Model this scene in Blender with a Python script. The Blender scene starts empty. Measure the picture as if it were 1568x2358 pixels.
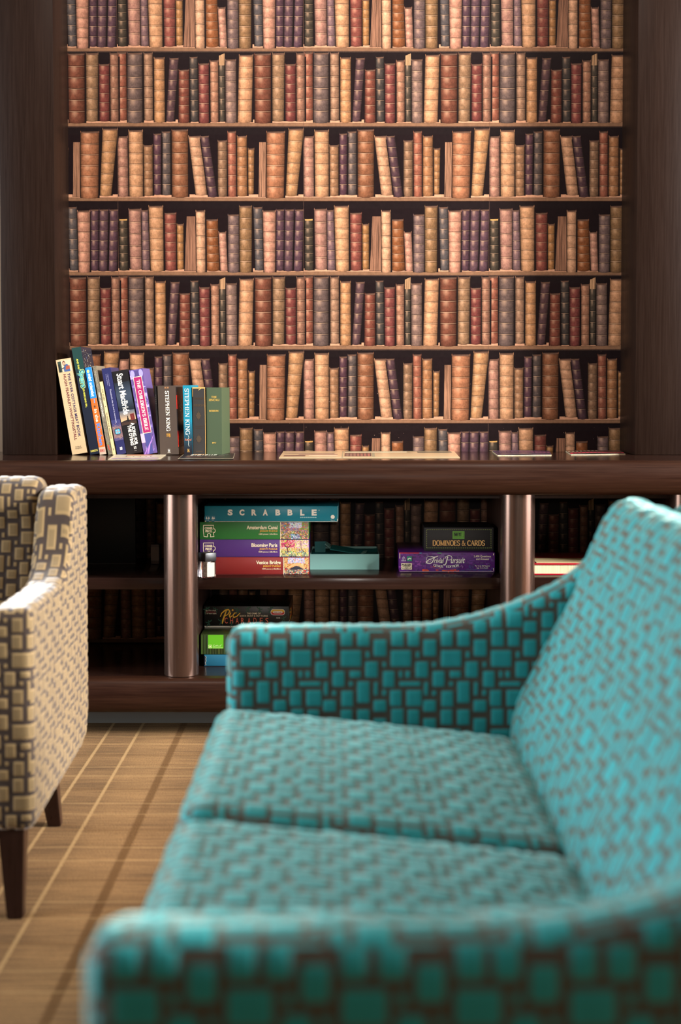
import bpy, bmesh, math, random
from mathutils import Vector, Matrix
random.seed(7)
S = bpy.context.scene
COL = S.collection
R = math.radians
PI = math.pi

# ------------------------------------------------------------------ camera model
F = 3275.0; TH = R(2.3); H = 0.95; YP = 890 + F*math.tan(TH)
def ray(px, py):
    u = (px-784)/F; v = (py-YP)/F
    return u, math.cos(TH)-v*math.sin(TH), -math.sin(TH)-v*math.cos(TH)
def atY(px, py, Y):
    a, b, d = ray(px, py); k = Y/b
    return a*k, H+d*k
def atZ(px, py, Z):
    a, b, d = ray(px, py); k = (Z-H)/d
    return a*k, b*k

# ------------------------------------------------------------------ colours / materials
def lin(c):
    return tuple((x/12.92 if x <= .04045 else ((x+.055)/1.055)**2.4) for x in c)
def rgb(r, g, b):
    return lin((r/255, g/255, b/255))
MATS = {}
def mat(name, col=(.5,.5,.5), rough=.5, **kw):
    if name in MATS: return MATS[name]
    m = bpy.data.materials.new(name); m.use_nodes = True
    b = m.node_tree.nodes['Principled BSDF']
    b.inputs['Base Color'].default_value = (*col, 1)
    b.inputs['Roughness'].default_value = rough
    for k, v in kw.items():
        b.inputs[k.replace('_', ' ')].default_value = v
    MATS[name] = m
    return m
class NT:
    def __init__(s, m): s.t = m.node_tree; s.b = s.t.nodes['Principled BSDF']
    def n(s, typ, **kw):
        x = s.t.nodes.new(typ)
        for k, v in kw.items(): setattr(x, k, v)
        return x
    def l(s, a, b): s.t.links.new(a, b)
    def m(s, op, a, b=None, c=None, clamp=False):
        x = s.n('ShaderNodeMath', operation=op, use_clamp=clamp)
        for i, v in enumerate((a, b, c)):
            if v is None: continue
            if isinstance(v, (int, float)): x.inputs[i].default_value = v
            else: s.l(v, x.inputs[i])
        return x.outputs[0]
    def v(s, op, a, b=None):
        x = s.n('ShaderNodeVectorMath', operation=op)
        for i, q in enumerate((a, b)):
            if q is None: continue
            if isinstance(q, (tuple, list)): x.inputs[i].default_value = q
            else: s.l(q, x.inputs[i])
        return x.outputs[0]
    def mix(s, f, a, b, bt='MIX'):
        x = s.n('ShaderNodeMix', data_type='RGBA', blend_type=bt)
        for i, q in ((0, f), (6, a), (7, b)):
            if isinstance(q, (int, float)): x.inputs[i].default_value = q
            elif isinstance(q, tuple): x.inputs[i].default_value = (*q[:3], 1)
            else: s.l(q, x.inputs[i])
        return x.outputs[2]
    def smooth(s, x, a, b, o0=0., o1=1.):
        q = s.n('ShaderNodeMapRange', interpolation_type='SMOOTHSTEP')
        s.l(x, q.inputs[0])
        for i, v in enumerate((a, b, o0, o1)): q.inputs[i+1].default_value = v
        return q.outputs[0]
    def noise(s, vec, scale, detail=2., rough=.5):
        q = s.n('ShaderNodeTexNoise'); q.inputs['Scale'].default_value = scale
        q.inputs['Detail'].default_value = detail; q.inputs['Roughness'].default_value = rough
        if vec is not None: s.l(vec, q.inputs['Vector'])
        return q.outputs['Fac']
    def ramp(s, x, stops, interp='LINEAR'):
        q = s.n('ShaderNodeValToRGB'); cr = q.color_ramp; cr.interpolation = interp
        while len(cr.elements) < len(stops): cr.elements.new(.5)
        for e, (p, c) in zip(cr.elements, stops):
            e.position = p; e.color = (*c[:3], 1) if isinstance(c, tuple) else (c, c, c, 1)
        s.l(x, q.inputs[0]); return q.outputs[0]
    def bump(s, h, dist, strength=1.):
        q = s.n('ShaderNodeBump'); q.inputs['Distance'].default_value = dist
        q.inputs['Strength'].default_value = strength
        s.l(h, q.inputs['Height']); s.l(q.outputs[0], s.b.inputs['Normal'])
    def obj(s): return s.n('ShaderNodeTexCoord').outputs['Object']
    def scale(s, v, k): return s.v('MULTIPLY', v, k)

def wood(name, c0, c1, rough, axis='X', fine=1.0, coat=0.0):
    m = mat(name, c0, rough); t = NT(m)
    k = {'X': (2, 60, 60), 'Z': (60, 60, 1.5)}[axis]
    v = t.scale(t.obj(), tuple(q*fine for q in k))
    g = t.noise(v, 3.0, 4., .65)
    v2 = t.scale(t.obj(), tuple(q*.12 for q in k))
    g2 = t.noise(v2, 3.0, 2.)
    f = t.m('ADD', t.m('MULTIPLY', g, .65), t.m('MULTIPLY', g2, .35))
    c = t.ramp(f, [(.3, c0), (.68, c1)])
    t.l(c, t.b.inputs['Base Color'])
    t.l(t.smooth(g, .2, .8, rough-.05, rough+.07), t.b.inputs['Roughness'])
    t.b.inputs['Specular IOR Level'].default_value = .22
    if coat:
        t.b.inputs['Coat Weight'].default_value = coat; t.b.inputs['Coat Roughness'].default_value = .3
    t.bump(g, .0003, .25)
    return m
M_COUNTER = wood('dark_stained_wood', (.010,.0033,.0021), (.029,.0108,.0054), .33, 'X')
M_COUNTER.node_tree.nodes['Principled BSDF'].inputs['Specular IOR Level'].default_value = .14
M_TOP = wood('dark_counter_surface', (.012,.005,.0036), (.026,.011,.0075), .14, 'X')
M_SHELF = wood('dark_shelf_wood', (.0105,.0042,.003), (.021,.009,.0062), .2, 'X')
M_INNER = wood('dark_cabinet_inside', (.016,.008,.006), (.030,.014,.010), .35, 'Z')
M_PIL = wood('brown_veneer_panel', (.0070,.0030,.0018), (.0145,.0070,.0044), .42, 'Z', 1.6)
M_PIL.node_tree.nodes['Principled BSDF'].inputs['Specular IOR Level'].default_value = .08
M_COLUMN = wood('satin_brown_column', (.100,.057,.043), (.128,.078,.059), .23, 'Z', .6)
M_COLUMN.node_tree.nodes['Principled BSDF'].inputs['Metallic'].default_value = .85
M_LEG = wood('dark_chair_leg', (.016,.006,.004), (.030,.012,.008), .3, 'Z')
M_PLINTH = mat('grey_plinth', rgb(98,94,88), .45)

FU = .000407; FTX, FTY = 397.0, 315.0
FRECT = [(0,47,85,148),(65,115,85,148),(200,250,82,148),(265,312,85,148),(130,182,120,188),(327,379,120,188),
   (0,82,163,230),(198,280,163,230),(98,115,168,195),(297,314,168,195),(97,148,208,273),(296,347,208,273),
   (165,181,210,232),(362,379,210,232),(35,80,245,274),(230,246,246,274),(256,276,246,274),
   (167,214,246,312),(364,413,246,310),(-33,16,246,310),(232,318,288,308),(65,115,287,375),(131,148,290,345),
   (330,348,290,345),(164,182,322,346),(362,380,325,346),(2,50,325,390),(260,322,322,388),(195,242,322,388),
   (130,182,362,410),(130,182,47,95),(327,379,362,410),(327,379,47,95),(32,50,288,308)]
FG = 1.2                                   # half-shrink of every block
def fabric(name, block, ground, outline, sheen, tint, shr=.35, var=.12):
    m = mat(name, block, .75); t = NT(m)
    uv = t.n('ShaderNodeUVMap').outputs[0]
    p = t.scale(uv, (1/(FU*FTX), 1/(FU*FTY), 0))
    p = t.v('FRACTION', p)
    p = t.scale(p, (FTX, FTY, 0))
    w = t.noise(t.scale(uv, (1, 1, 0)), 60, 2.)
    sd = None
    for (x0,x1,y0,y1) in FRECT:
        cx, hx = (x0+x1)/2, (x1-x0)/2-FG
        cy, hy = 395-(y0+y1)/2, (y1-y0)/2-FG
        d = t.v('SUBTRACT', t.v('ABSOLUTE', t.v('SUBTRACT', p, (cx, cy, 0))), (hx, hy, 0))
        q = t.n('ShaderNodeSeparateXYZ'); t.l(d, q.inputs[0])
        e = t.m('MAXIMUM', q.outputs[0], q.outputs[1])
        sd = e if sd is None else t.m('MINIMUM', sd, e)
    mask = t.smooth(sd, 1.5, -1.5)
    edge = t.m('MULTIPLY', t.smooth(sd, 0, -3), t.smooth(sd, -11, -6))
    wv = t.noise(t.scale(uv, (900, 900, 1)), 1.0, 2.)
    blk = t.mix(t.m('MULTIPLY', edge, .6), block, outline)
    blk = t.mix(t.m('MULTIPLY', w, var*2), blk, tuple(x*.55 for x in block))
    col = t.mix(mask, ground, blk)
    col = t.mix(t.smooth(wv, .3, .7, 0, .16), col, tuple(x*.35 for x in block))
    t.l(col, t.b.inputs['Base Color'])
    t.b.inputs['Specular IOR Level'].default_value = .3
    t.b.inputs['Sheen Weight'].default_value = sheen
    t.b.inputs['Sheen Roughness'].default_value = shr
    t.b.inputs['Sheen Tint'].default_value = (*tint, 1)
    t.bump(wv, .0004, .5)
    return m
M_TEAL = fabric('teal_block_fabric', rgb(22,134,140), rgb(66,54,44), rgb(32,148,152), 1., rgb(190,228,220))
M_TAN = fabric('tan_block_fabric', rgb(126,104,70), rgb(48,35,30), rgb(162,134,90), 1., rgb(245,240,236))

def carpet():
    m = mat('plaid_carpet', (.3,.22,.14), .95); t = NT(m)
    o = t.obj(); q = t.n('ShaderNodeSeparateXYZ'); t.l(o, q.inputs[0])
    x, y = q.outputs[0], q.outputs[1]
    wob = t.m('MULTIPLY', t.m('SUBTRACT', t.noise(t.scale(o, (9, 40, 1)), 4., 2.), .5), .006)
    P = .31
    fx = t.m('FRACT', t.m('DIVIDE', t.m('ADD', t.m('ADD', x, .646+P*10), wob), P))
    fy = t.m('FRACT', t.m('DIVIDE', t.m('ADD', t.m('SUBTRACT', y, 3.43-P*20), wob), P))
    beige, taupe = rgb(162,124,82), rgb(98,74,50)
    pale, brown = rgb(204,166,114), rgb(94,64,32)
    bx = t.ramp(fx, [(0, .85), (.27, .7), (.4, .25), (.6, .15), (.8, .55), (1, .85)])
    by = t.ramp(fy, [(0, .35), (.25, .75), (.5, .35), (.75, .8), (1, .35)])
    band = t.m('MULTIPLY', t.m('ADD', bx, by), .5)
    st = t.noise(t.scale(o, (5, 110, 1)), 1.2, 4., .75)
    band = t.m('ADD', band, t.m('MULTIPLY', t.m('SUBTRACT', st, .5), 2.2), clamp=True)
    c = t.mix(band, beige, taupe)
    def line(fc, pos, hw):
        return t.smooth(t.m('ABSOLUTE', t.m('SUBTRACT', fc, pos)), hw*1.3, hw*.6)
    lx = t.m('MAXIMUM', line(fx, .02, .013), line(fx, .29, .013))
    ly = t.m('MULTIPLY', t.m('MAXIMUM', line(fy, .02, .013), line(fy, .28, .013)), .45)
    bl = t.m('MAXIMUM', t.m('MULTIPLY', line(fx, .66, .03), .75), t.m('MULTIPLY', line(fy, .65, .02), .35))
    thr = t.noise(t.scale(o, (300, 300, 1)), 1., 2.)
    c = t.mix(bl, c, brown)
    c = t.mix(t.m('MULTIPLY', t.m('MAXIMUM', lx, ly), t.smooth(thr, .25, .7, .25, .75)), c, pale)
    c = t.mix(t.smooth(thr, .3, .75, 0, .45), c, rgb(58,44,34))
    t.l(c, t.b.inputs['Base Color'])
    t.b.inputs['Specular IOR Level'].default_value = .1
    t.bump(thr, .003, .6)
    return m
M_CARPET = carpet()

def print_mat(name, rough, spec=.5, coat=0.):
    m = mat(name, (1,1,1), rough); t = NT(m)
    a = t.n('ShaderNodeVertexColor', layer_name='Col')
    t.l(a.outputs[0], t.b.inputs['Base Color'])
    t.b.inputs['Specular IOR Level'].default_value = spec
    if coat: t.b.inputs['Coat Weight'].default_value = coat
    return m
M_PRINT = print_mat('printed_ink', .4)
M_MATTE = print_mat('matte_print', .7, .25)

def paper_wall():
    """printed library wallpaper: leather spines printed on paper"""
    m = mat('library_wallpaper', (1,1,1), .5); t = NT(m)
    a = t.n('ShaderNodeVertexColor', layer_name='Col').outputs[0]
    q = t.n('ShaderNodeSeparateXYZ'); t.l(t.n('ShaderNodeUVMap', uv_map='UVMap').outputs[0], q.inputs[0])
    u, v = q.outputs[0], q.outputs[1]
    q2 = t.n('ShaderNodeSeparateXYZ'); t.l(t.n('ShaderNodeUVMap', uv_map='Kind').outputs[0], q2.inputs[0])
    nb, kind = q2.outputs[0], q2.outputs[1]       # kind: 0 plain, 1 leather spine, 2 pages
    geo = t.obj()
    mot = t.noise(t.scale(geo, (1, 1, 1)), 90., 4., .65)
    fine = t.noise(t.scale(geo, (1, 1, .35)), 420., 3., .7)
    # engraved roundness of the printed spine
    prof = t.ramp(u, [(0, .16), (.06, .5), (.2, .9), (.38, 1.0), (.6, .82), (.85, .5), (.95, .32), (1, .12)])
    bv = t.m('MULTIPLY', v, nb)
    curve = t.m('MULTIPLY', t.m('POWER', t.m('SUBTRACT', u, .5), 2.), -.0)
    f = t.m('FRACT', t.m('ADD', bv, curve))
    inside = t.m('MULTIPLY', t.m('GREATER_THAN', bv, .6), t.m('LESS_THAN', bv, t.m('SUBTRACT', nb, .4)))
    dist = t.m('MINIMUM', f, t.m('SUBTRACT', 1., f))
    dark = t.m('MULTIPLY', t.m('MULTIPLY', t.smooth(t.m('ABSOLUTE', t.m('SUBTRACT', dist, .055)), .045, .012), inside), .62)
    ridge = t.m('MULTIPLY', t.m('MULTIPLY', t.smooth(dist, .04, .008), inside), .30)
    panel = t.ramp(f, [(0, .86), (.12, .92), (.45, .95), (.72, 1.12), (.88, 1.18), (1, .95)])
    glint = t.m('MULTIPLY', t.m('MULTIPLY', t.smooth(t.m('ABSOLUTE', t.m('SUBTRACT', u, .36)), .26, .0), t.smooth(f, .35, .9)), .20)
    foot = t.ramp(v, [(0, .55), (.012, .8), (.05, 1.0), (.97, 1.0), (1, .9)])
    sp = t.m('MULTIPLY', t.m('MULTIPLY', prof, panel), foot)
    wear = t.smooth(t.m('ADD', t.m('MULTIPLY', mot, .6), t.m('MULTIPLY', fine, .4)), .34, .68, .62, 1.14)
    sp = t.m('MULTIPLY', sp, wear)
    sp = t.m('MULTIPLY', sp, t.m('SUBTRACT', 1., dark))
    spc = t.n('ShaderNodeVectorMath', operation='SCALE'); t.l(a, spc.inputs[0]); t.l(sp, spc.inputs[3])
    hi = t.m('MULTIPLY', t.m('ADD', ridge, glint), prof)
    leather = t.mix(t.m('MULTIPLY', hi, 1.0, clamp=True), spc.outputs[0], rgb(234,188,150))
    # pages: vertical threads
    ln = t.noise(t.scale(geo, (1, 1, .012)), 520., 3., .75)
    pg = t.n('ShaderNodeVectorMath', operation='SCALE'); t.l(a, pg.inputs[0]); t.l(t.smooth(ln, .4, .6, .3, 1.2), pg.inputs[3])
    pl = t.n('ShaderNodeVectorMath', operation='SCALE'); t.l(a, pl.inputs[0]); t.l(t.smooth(mot, .25, .75, .82, 1.12), pl.inputs[3])
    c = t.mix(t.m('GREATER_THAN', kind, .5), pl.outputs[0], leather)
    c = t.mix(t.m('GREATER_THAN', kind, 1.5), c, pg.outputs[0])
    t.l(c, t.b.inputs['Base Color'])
    t.b.inputs['Specular IOR Level'].default_value = .08
    return m
M_WP = paper_wall()

# ------------------------------------------------------------------ object helpers
def thing(name, label, cat, loc=(0,0,0), rot=(0,0,0), group=None):
    o = bpy.data.objects.new(name, None); COL.objects.link(o)
    o.empty_display_size = .05
    o.location = loc; o.rotation_euler = rot
    o['label'] = label; o['category'] = cat
    if group: o['group'] = group
    return o
def mesh(name, verts, faces, m, parent=None, smooth=False, loc=None):
    me = bpy.data.meshes.new(name); me.from_pydata([tuple(v) for v in verts], [], faces); me.update()
    o = bpy.data.objects.new(name, me); COL.objects.link(o)
    if m: me.materials.append(m)
    if smooth:
        for p in me.polygons: p.use_smooth = True
    if parent: o.parent = parent
    if loc: o.location = loc
    return o
def frombm(name, bm, m, parent=None, smooth=False, angle=None, loc=None):
    bmesh.ops.recalc_face_normals(bm, faces=bm.faces)
    me = bpy.data.meshes.new(name); bm.to_mesh(me); bm.free()
    o = bpy.data.objects.new(name, me); COL.objects.link(o)
    if m: me.materials.append(m)
    if smooth or angle is not None:
        for p in me.polygons: p.use_smooth = True
    if angle is not None:
        me.set_sharp_from_angle(angle=R(angle))
    if parent: o.parent = parent
    if loc: o.location = loc
    return o
def struct(o): o['kind'] = 'structure'; return o
def bx(bm, x0, x1, y0, y1, z0, z1, bev=0., seg=2, M=None):
    vs = [bm.verts.new((x, y, z)) for x in (x0, x1) for y in (y0, y1) for z in (z0, z1)]
    idx = [(0,1,3,2),(4,6,7,5),(0,4,5,1),(2,3,7,6),(0,2,6,4),(1,5,7,3)]
    fs = [bm.faces.new([vs[i] for i in f]) for f in idx]
    bmesh.ops.recalc_face_normals(bm, faces=fs)
    if bev:
        es = list({e for f in fs for e in f.edges})
        r = bmesh.ops.bevel(bm, geom=es, offset=bev, segments=seg, affect='EDGES', profile=.5)
        vs = list({v for f in r['faces'] for v in f.verts} | {v for v in vs if v.is_valid})
    if M is not None:
        bmesh.ops.transform(bm, matrix=M, verts=[v for v in vs if v.is_valid])
    return vs
def box(name, x0, x1, y0, y1, z0, z1, m, parent=None, bev=0., seg=2):
    bm = bmesh.new(); bx(bm, x0, x1, y0, y1, z0, z1, bev, seg)
    return frombm(name, bm, m, parent, angle=35 if bev else None)
def extrude_x(name, prof, x0, x1, m, parent=None, angle=40):
    """prof = closed list of (y,z)"""
    bm = bmesh.new()
    a = [bm.verts.new((x0, y, z)) for y, z in prof]; b = [bm.verts.new((x1, y, z)) for y, z in prof]
    n = len(prof)
    bm.faces.new(a); bm.faces.new(b[::-1])
    for i in range(n): bm.faces.new((a[i], b[i], b[(i+1) % n], a[(i+1) % n]))
    return frombm(name, bm, m, parent, angle=angle)

# ------------------------------------------------------------------ printing: flat inks laid on real faces
_tc = {}
def font_mesh(s, bold=0., shear=0.):
    k = (s, bold, shear)
    if k in _tc: return _tc[k]
    cu = bpy.data.curves.new('tmp', 'FONT'); cu.body = s; cu.size = 1; cu.offset = bold; cu.shear = shear
    cu.resolution_u = 3
    o = bpy.data.objects.new('tmp', cu); COL.objects.link(o)
    me = bpy.data.meshes.new_from_object(o.evaluated_get(bpy.context.evaluated_depsgraph_get()))
    vs = [(v.co.x, v.co.y) for v in me.vertices]; fs = [tuple(p.vertices) for p in me.polygons]
    bpy.data.objects.remove(o); bpy.data.curves.remove(cu); bpy.data.meshes.remove(me)
    _tc[k] = (vs, fs); return vs, fs
def arc(cx, cy, rx, ry, a0, a1, n=12):
    return [(cx+rx*math.cos(R(a0+(a1-a0)*i/n)), cy+ry*math.sin(R(a0+(a1-a0)*i/n))) for i in range(n+1)]
def strip(path, widths):
    """quad strip along a path; widths per point"""
    vs, fs = [], []
    n = len(path)
    for i, (x, y) in enumerate(path):
        a = path[max(0, i-1)]; b = path[min(n-1, i+1)]
        dx, dy = b[0]-a[0], b[1]-a[1]; l = math.hypot(dx, dy) or 1
        w = widths[i]/2
        vs += [(x-dy/l*w, y+dx/l*w), (x+dy/l*w, y-dx/l*w)]
        if i: fs.append((2*i-2, 2*i-1, 2*i+1, 2*i))
    return vs, fs
THK, THN = .17, .07
def G():
    st = lambda x: [('L', [(x,0),(x,1)], None), ('S', x, 0), ('S', x, 1)]
    g = {}
    L = lambda p, w=None: ('L', p, w)
    V = lambda x, a, b: ('L', [(x,a),(x,b)], THN)
    g['A'] = (.8, [L([(.05,0),(.38,1)],THN), L([(.36,1),(.72,0)],THK), L([(.17,.35),(.58,.35)]), ('S',.06,0), ('S',.72,0)])
    g['B'] = (.72, st(.15)+[L([(.15,1)]+arc(.38,.76,.19,.24,90,-90)+[(.15,.52)]), L([(.15,.52)]+arc(.4,.26,.24,.26,90,-90)+[(.15,0)])])
    g['C'] = (.78, [L(arc(.42,.5,.34,.49,48,312)), V(.66,.7,1), V(.66,0,.25)])
    g['D'] = (.82, st(.15)+[L([(.15,1)]+arc(.35,.5,.38,.5,90,-90)+[(.15,0)])])
    g['E'] = (.7, st(.15)+[L([(.15,.97),(.58,.97)]), L([(.15,.52),(.48,.52)]), L([(.15,.03),(.6,.03)]), V(.58,.76,1), V(.61,0,.24), V(.48,.42,.62)])
    g['F'] = (.65, st(.15)+[L([(.15,.97),(.58,.97)]), L([(.15,.52),(.48,.52)]), V(.58,.76,1), V(.48,.42,.62)])
    g['G'] = (.82, [L(arc(.42,.5,.34,.49,48,320)), V(.66,.7,1), ('L',[(.68,0),(.68,.42)],THK), ('S',.68,.42)])
    g['H'] = (.84, st(.15)+st(.68)+[L([(.15,.52),(.68,.52)])])
    g['I'] = (.34, st(.16))
    g['K'] = (.8, st(.15)+[L([(.62,1),(.2,.45)],THN), L([(.3,.6),(.7,0)],THK), ('S',.62,1), ('S',.7,0)])
    g['L'] = (.66, st(.15)+[L([(.15,.03),(.6,.03)]), V(.6,0,.26)])
    g['M'] = (1., [L([(.14,0),(.14,1)],THN), L([(.14,1),(.48,.05)],THK), L([(.48,.05),(.82,1)],THN), L([(.84,0),(.84,1)],THK), ('S',.14,0), ('S',.84,0), ('S',.1,1), ('S',.86,1)])
    g['N'] = (.84, [L([(.14,0),(.14,1)],THN), L([(.14,1),(.68,0)],THK), L([(.68,0),(.68,1)],THN), ('S',.14,0), ('S',.1,1), ('S',.68,1)])
    g['O'] = (.84, [L(arc(.42,.5,.35,.5,0,360,24))])
    g['P'] = (.7, st(.15)+[L([(.15,1)]+arc(.38,.73,.22,.27,90,-90)+[(.15,.46)])])
    g['R'] = (.8, st(.15)+[L([(.15,1)]+arc(.38,.74,.22,.26,90,-90)+[(.15,.48)]), L([(.36,.48),(.7,0)],THK), ('S',.7,0)])
    g['S'] = (.64, [L(arc(.33,.75,.23,.25,25,270)[:-1]+arc(.31,.25,.25,.25,90,-155)), V(.55,.72,.98), V(.07,.02,.28)])
    g['T'] = (.72, [L([(.36,0),(.36,1)]), L([(.03,.97),(.69,.97)]), V(.04,.74,1), V(.68,.74,1), ('S',.36,0)])
    g['U'] = (.82, [L([(.16,1),(.16,.3)]+arc(.4,.3,.25,.29,180,360)+[(.66,1)]), ('S',.16,1), ('S',.66,1)])
    g['V'] = (.78, [L([(.05,1),(.38,0)],THK), L([(.38,0),(.7,1)],THN), ('S',.06,1), ('S',.7,1)])
    g['W'] = (1.1, [L([(.05,1),(.3,0)],THK), L([(.3,0),(.52,.95)],THN), L([(.52,.95),(.76,0)],THK), L([(.76,0),(1.,1)],THN), ('S',.06,1), ('S',1.,1)])
    g['Y'] = (.76, [L([(.05,1),(.37,.48)],THK), L([(.37,.48),(.68,1)],THN), L([(.37,.48),(.37,0)]), ('S',.06,1), ('S',.68,1), ('S',.37,0)])
    g['Z'] = (.7, [L([(.08,.97),(.6,.97)]), L([(.6,1),(.06,0)],THK), L([(.06,.03),(.63,.03)]), V(.08,.76,1), V(.63,0,.24)])
    g['&'] = (.88, [L([(.78,0),(.26,.66),(.22,.82),(.32,.97),(.44,.9),(.42,.7),(.14,.4),(.08,.2),(.22,.02),(.42,.05),(.66,.3),(.74,.52)], .11), ('S',.76,.53), ('S',.78,0)])
    g["'"] = (.25, [L([(.12,1),(.1,.72)],.1)])
    g[' '] = (.36, [])
    g['1'] = (.45, [L([(.24,0),(.24,1)]), L([(.24,1),(.08,.82)],THN), ('S',.24,0)])
    g['9'] = (.62, [L(arc(.3,.68,.22,.31,0,360,18)), L([(.52,.68),(.46,.3),(.2,0)],.1)])
    g['7'] = (.6, [L([(.06,.97),(.55,.97)]), L([(.55,1),(.22,0)],.13)])
    g['-'] = (.4, [L([(.06,.42),(.34,.42)], .09)])
    g['.'] = (.28, [L([(.08,.05),(.18,.05)], .12)])
    return g
GL = G()
def serif_mesh(s, thk=1.):
    vs, fs, x = [], [], 0.
    for ch in s:
        w, items = GL.get(ch, GL[' '])
        for it in items:
            if it[0] == 'S':
                p = [(it[1]-.15, it[2]+(.025 if it[2] < .5 else -.025)), (it[1]+.15, it[2]+(.025 if it[2] < .5 else -.025))]; ws = [.055*thk]*2
            else:
                p = it[1]
                if it[2] is not None: ws = [it[2]*thk]*len(p)
                else:
                    ws = []
                    for i in range(len(p)):
                        a = p[max(0, i-1)]; b = p[min(len(p)-1, i+1)]
                        dx, dy = b[0]-a[0], b[1]-a[1]; l = math.hypot(dx, dy) or 1
                        ws.append((THN+(THK-THN)*abs(dy/l))*thk)
            v, f = strip(p, ws); o = len(vs)
            vs += [(a+x, b) for a, b in v]; fs += [tuple(i+o for i in q) for q in f]
        x += w
    return vs, fs
class Ink:
    """collects coloured flat shapes in a face's own (u,v) metres, then becomes one mesh"""
    def __init__(s, base=.0004): s.v = []; s.f = []; s.c = []; s.o = base
    def _add(s, vs, fs, col):
        n = len(s.v); s.v += [(a, b, s.o) for a, b in vs]; s.o += 1.2e-6
        for q in fs: s.f.append(tuple(i+n for i in q)); s.c.append(col)
    def poly(s, pts, col): s._add(pts, [tuple(range(len(pts)))], col)
    def rect(s, u0, v0, u1, v1, col): s.poly([(u0,v0),(u1,v0),(u1,v1),(u0,v1)], col)
    def disc(s, u, v, r, col, ry=None, n=18): s.poly(arc(u, v, r, ry or r, 0, 360-360/n, n-1), col)
    def line(s, path, w, col, taper=False):
        n = len(path)
        ws = [w*(.35+.65*math.sin(PI*(i+.3)/(n-.4))) if taper else w for i in range(n)]
        v, f = strip(path, ws); s._add(v, f, col)
    def frame(s, u0, v0, u1, v1, w, col):
        s.rect(u0,v0,u1,v0+w,col); s.rect(u0,v1-w,u1,v1,col); s.rect(u0,v0,u0+w,v1,col); s.rect(u1-w,v0,u1,v1,col)
    def text(s, t, u0, v0, u1, v1, col, rot=0, serif=False, bold=0., shear=0., thk=1.):
        """fit text in the rectangle; rot=-90 reads downwards"""
        vs, fs = serif_mesh(t, thk) if serif else font_mesh(t, bold, shear)
        if not vs: return
        a0 = min(p[0] for p in vs); a1 = max(p[0] for p in vs); b0 = min(p[1] for p in vs); b1 = max(p[1] for p in vs)
        q = []
        for x, y in vs:
            x = (x-a0)/(a1-a0 or 1); y = (y-b0)/(b1-b0 or 1)
            q.append((u0+x*(u1-u0), v0+y*(v1-v0)) if rot == 0 else (u0+y*(u1-u0), v1-x*(v1-v0)))
        s._add(q, fs, col)
    def warp(s, i0, fn):
        for i in range(i0, len(s.v)):
            a, b, o = s.v[i]; a, b = fn(a, b); s.v[i] = (a, b, o)
    def build(s, name, parent, y=0., m=None, T=None, loc=None):
        T = T or (lambda u, v, o: (u, y-o, v))
        parent = next((c for c in parent.children if c.name.split('.')[0] in ('lid', 'cover', 'sheet', 'body')), parent)
        ob = mesh(name, [T(*p) for p in s.v], s.f, m or M_PRINT, parent, loc=loc)
        ca = ob.data.color_attributes.new('Col', 'FLOAT_COLOR', 'CORNER')
        k = 0; data = []
        for p in ob.data.polygons:
            c = s.c[p.index]
            for _ in p.loop_indices: data += [c[0], c[1], c[2], 1.]
        ca.data.foreach_set('color', data)
        return ob
W_ = rgb(240,232,214); K_ = rgb(16,14,14); CREAM = rgb(238,220,184); GOLD = rgb(204,154,74)

# ================================================================== ROOM SHELL
YW = 4.36; XL, XR, YB, ZC = -4.4, 4.4, -2.6, 2.75
M_CREAM = mat('cream_wall_paint', rgb(116,94,74), .85)
t_ = NT(M_CREAM); t_.bump(t_.noise(t_.obj(), 120., 3.), .0006, .3)
M_CEIL = mat('white_ceiling_paint', rgb(158,150,140), .9)
struct(box('floor', XL, XR, YB, YW, -.05, 0, M_CARPET))
struct(box('ceiling', XL, XR, YB, YW, ZC, ZC+.08, M_CEIL))
WB = struct(box('wall_back', XL, XR, YW, YW+.12, 0, ZC, M_CREAM))
struct(box('wall_behind', XL, XR, YB-.12, YB, 0, ZC, mat('brown_wall_paint', rgb(80,62,50), .8)))
def side_wall(name, x0, x1, wy0, wy1, wz0, wz1):
    bm = bmesh.new()
    bx(bm, x0, x1, YB, wy0, 0, ZC); bx(bm, x0, x1, wy1, YW, 0, ZC)
    bx(bm, x0, x1, wy0, wy1, 0, wz0); bx(bm, x0, x1, wy0, wy1, wz1, ZC)
    return struct(frombm(name, bm, M_CREAM))
WZ0, WZ1 = .10, 2.7
side_wall('wall_left', XL-.12, XL, .8, 4.3, WZ0, WZ1)
side_wall('wall_right', XR, XR+.12, .8, 4.3, WZ0, WZ1)
M_FRAME = mat('white_window_frame', rgb(225,222,215), .4)
def window(name, x, y0, y1):
    bm = bmesh.new()
    for (a, b) in ((y0, y0+.05), (y1-.05, y1), ((y0+y1)/2-.025, (y0+y1)/2+.025)): bx(bm, x-.03, x+.03, a, b, WZ0, WZ1)
    bx(bm, x-.03, x+.03, y0, y1, WZ0, WZ0+.05); bx(bm, x-.03, x+.03, y0, y1, WZ1-.05, WZ1)
    return struct(frombm(name, bm, M_FRAME))
window('window_1', XL-.06, .8, 4.3); window('window_2', XR+.06, .8, 4.3)

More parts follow.
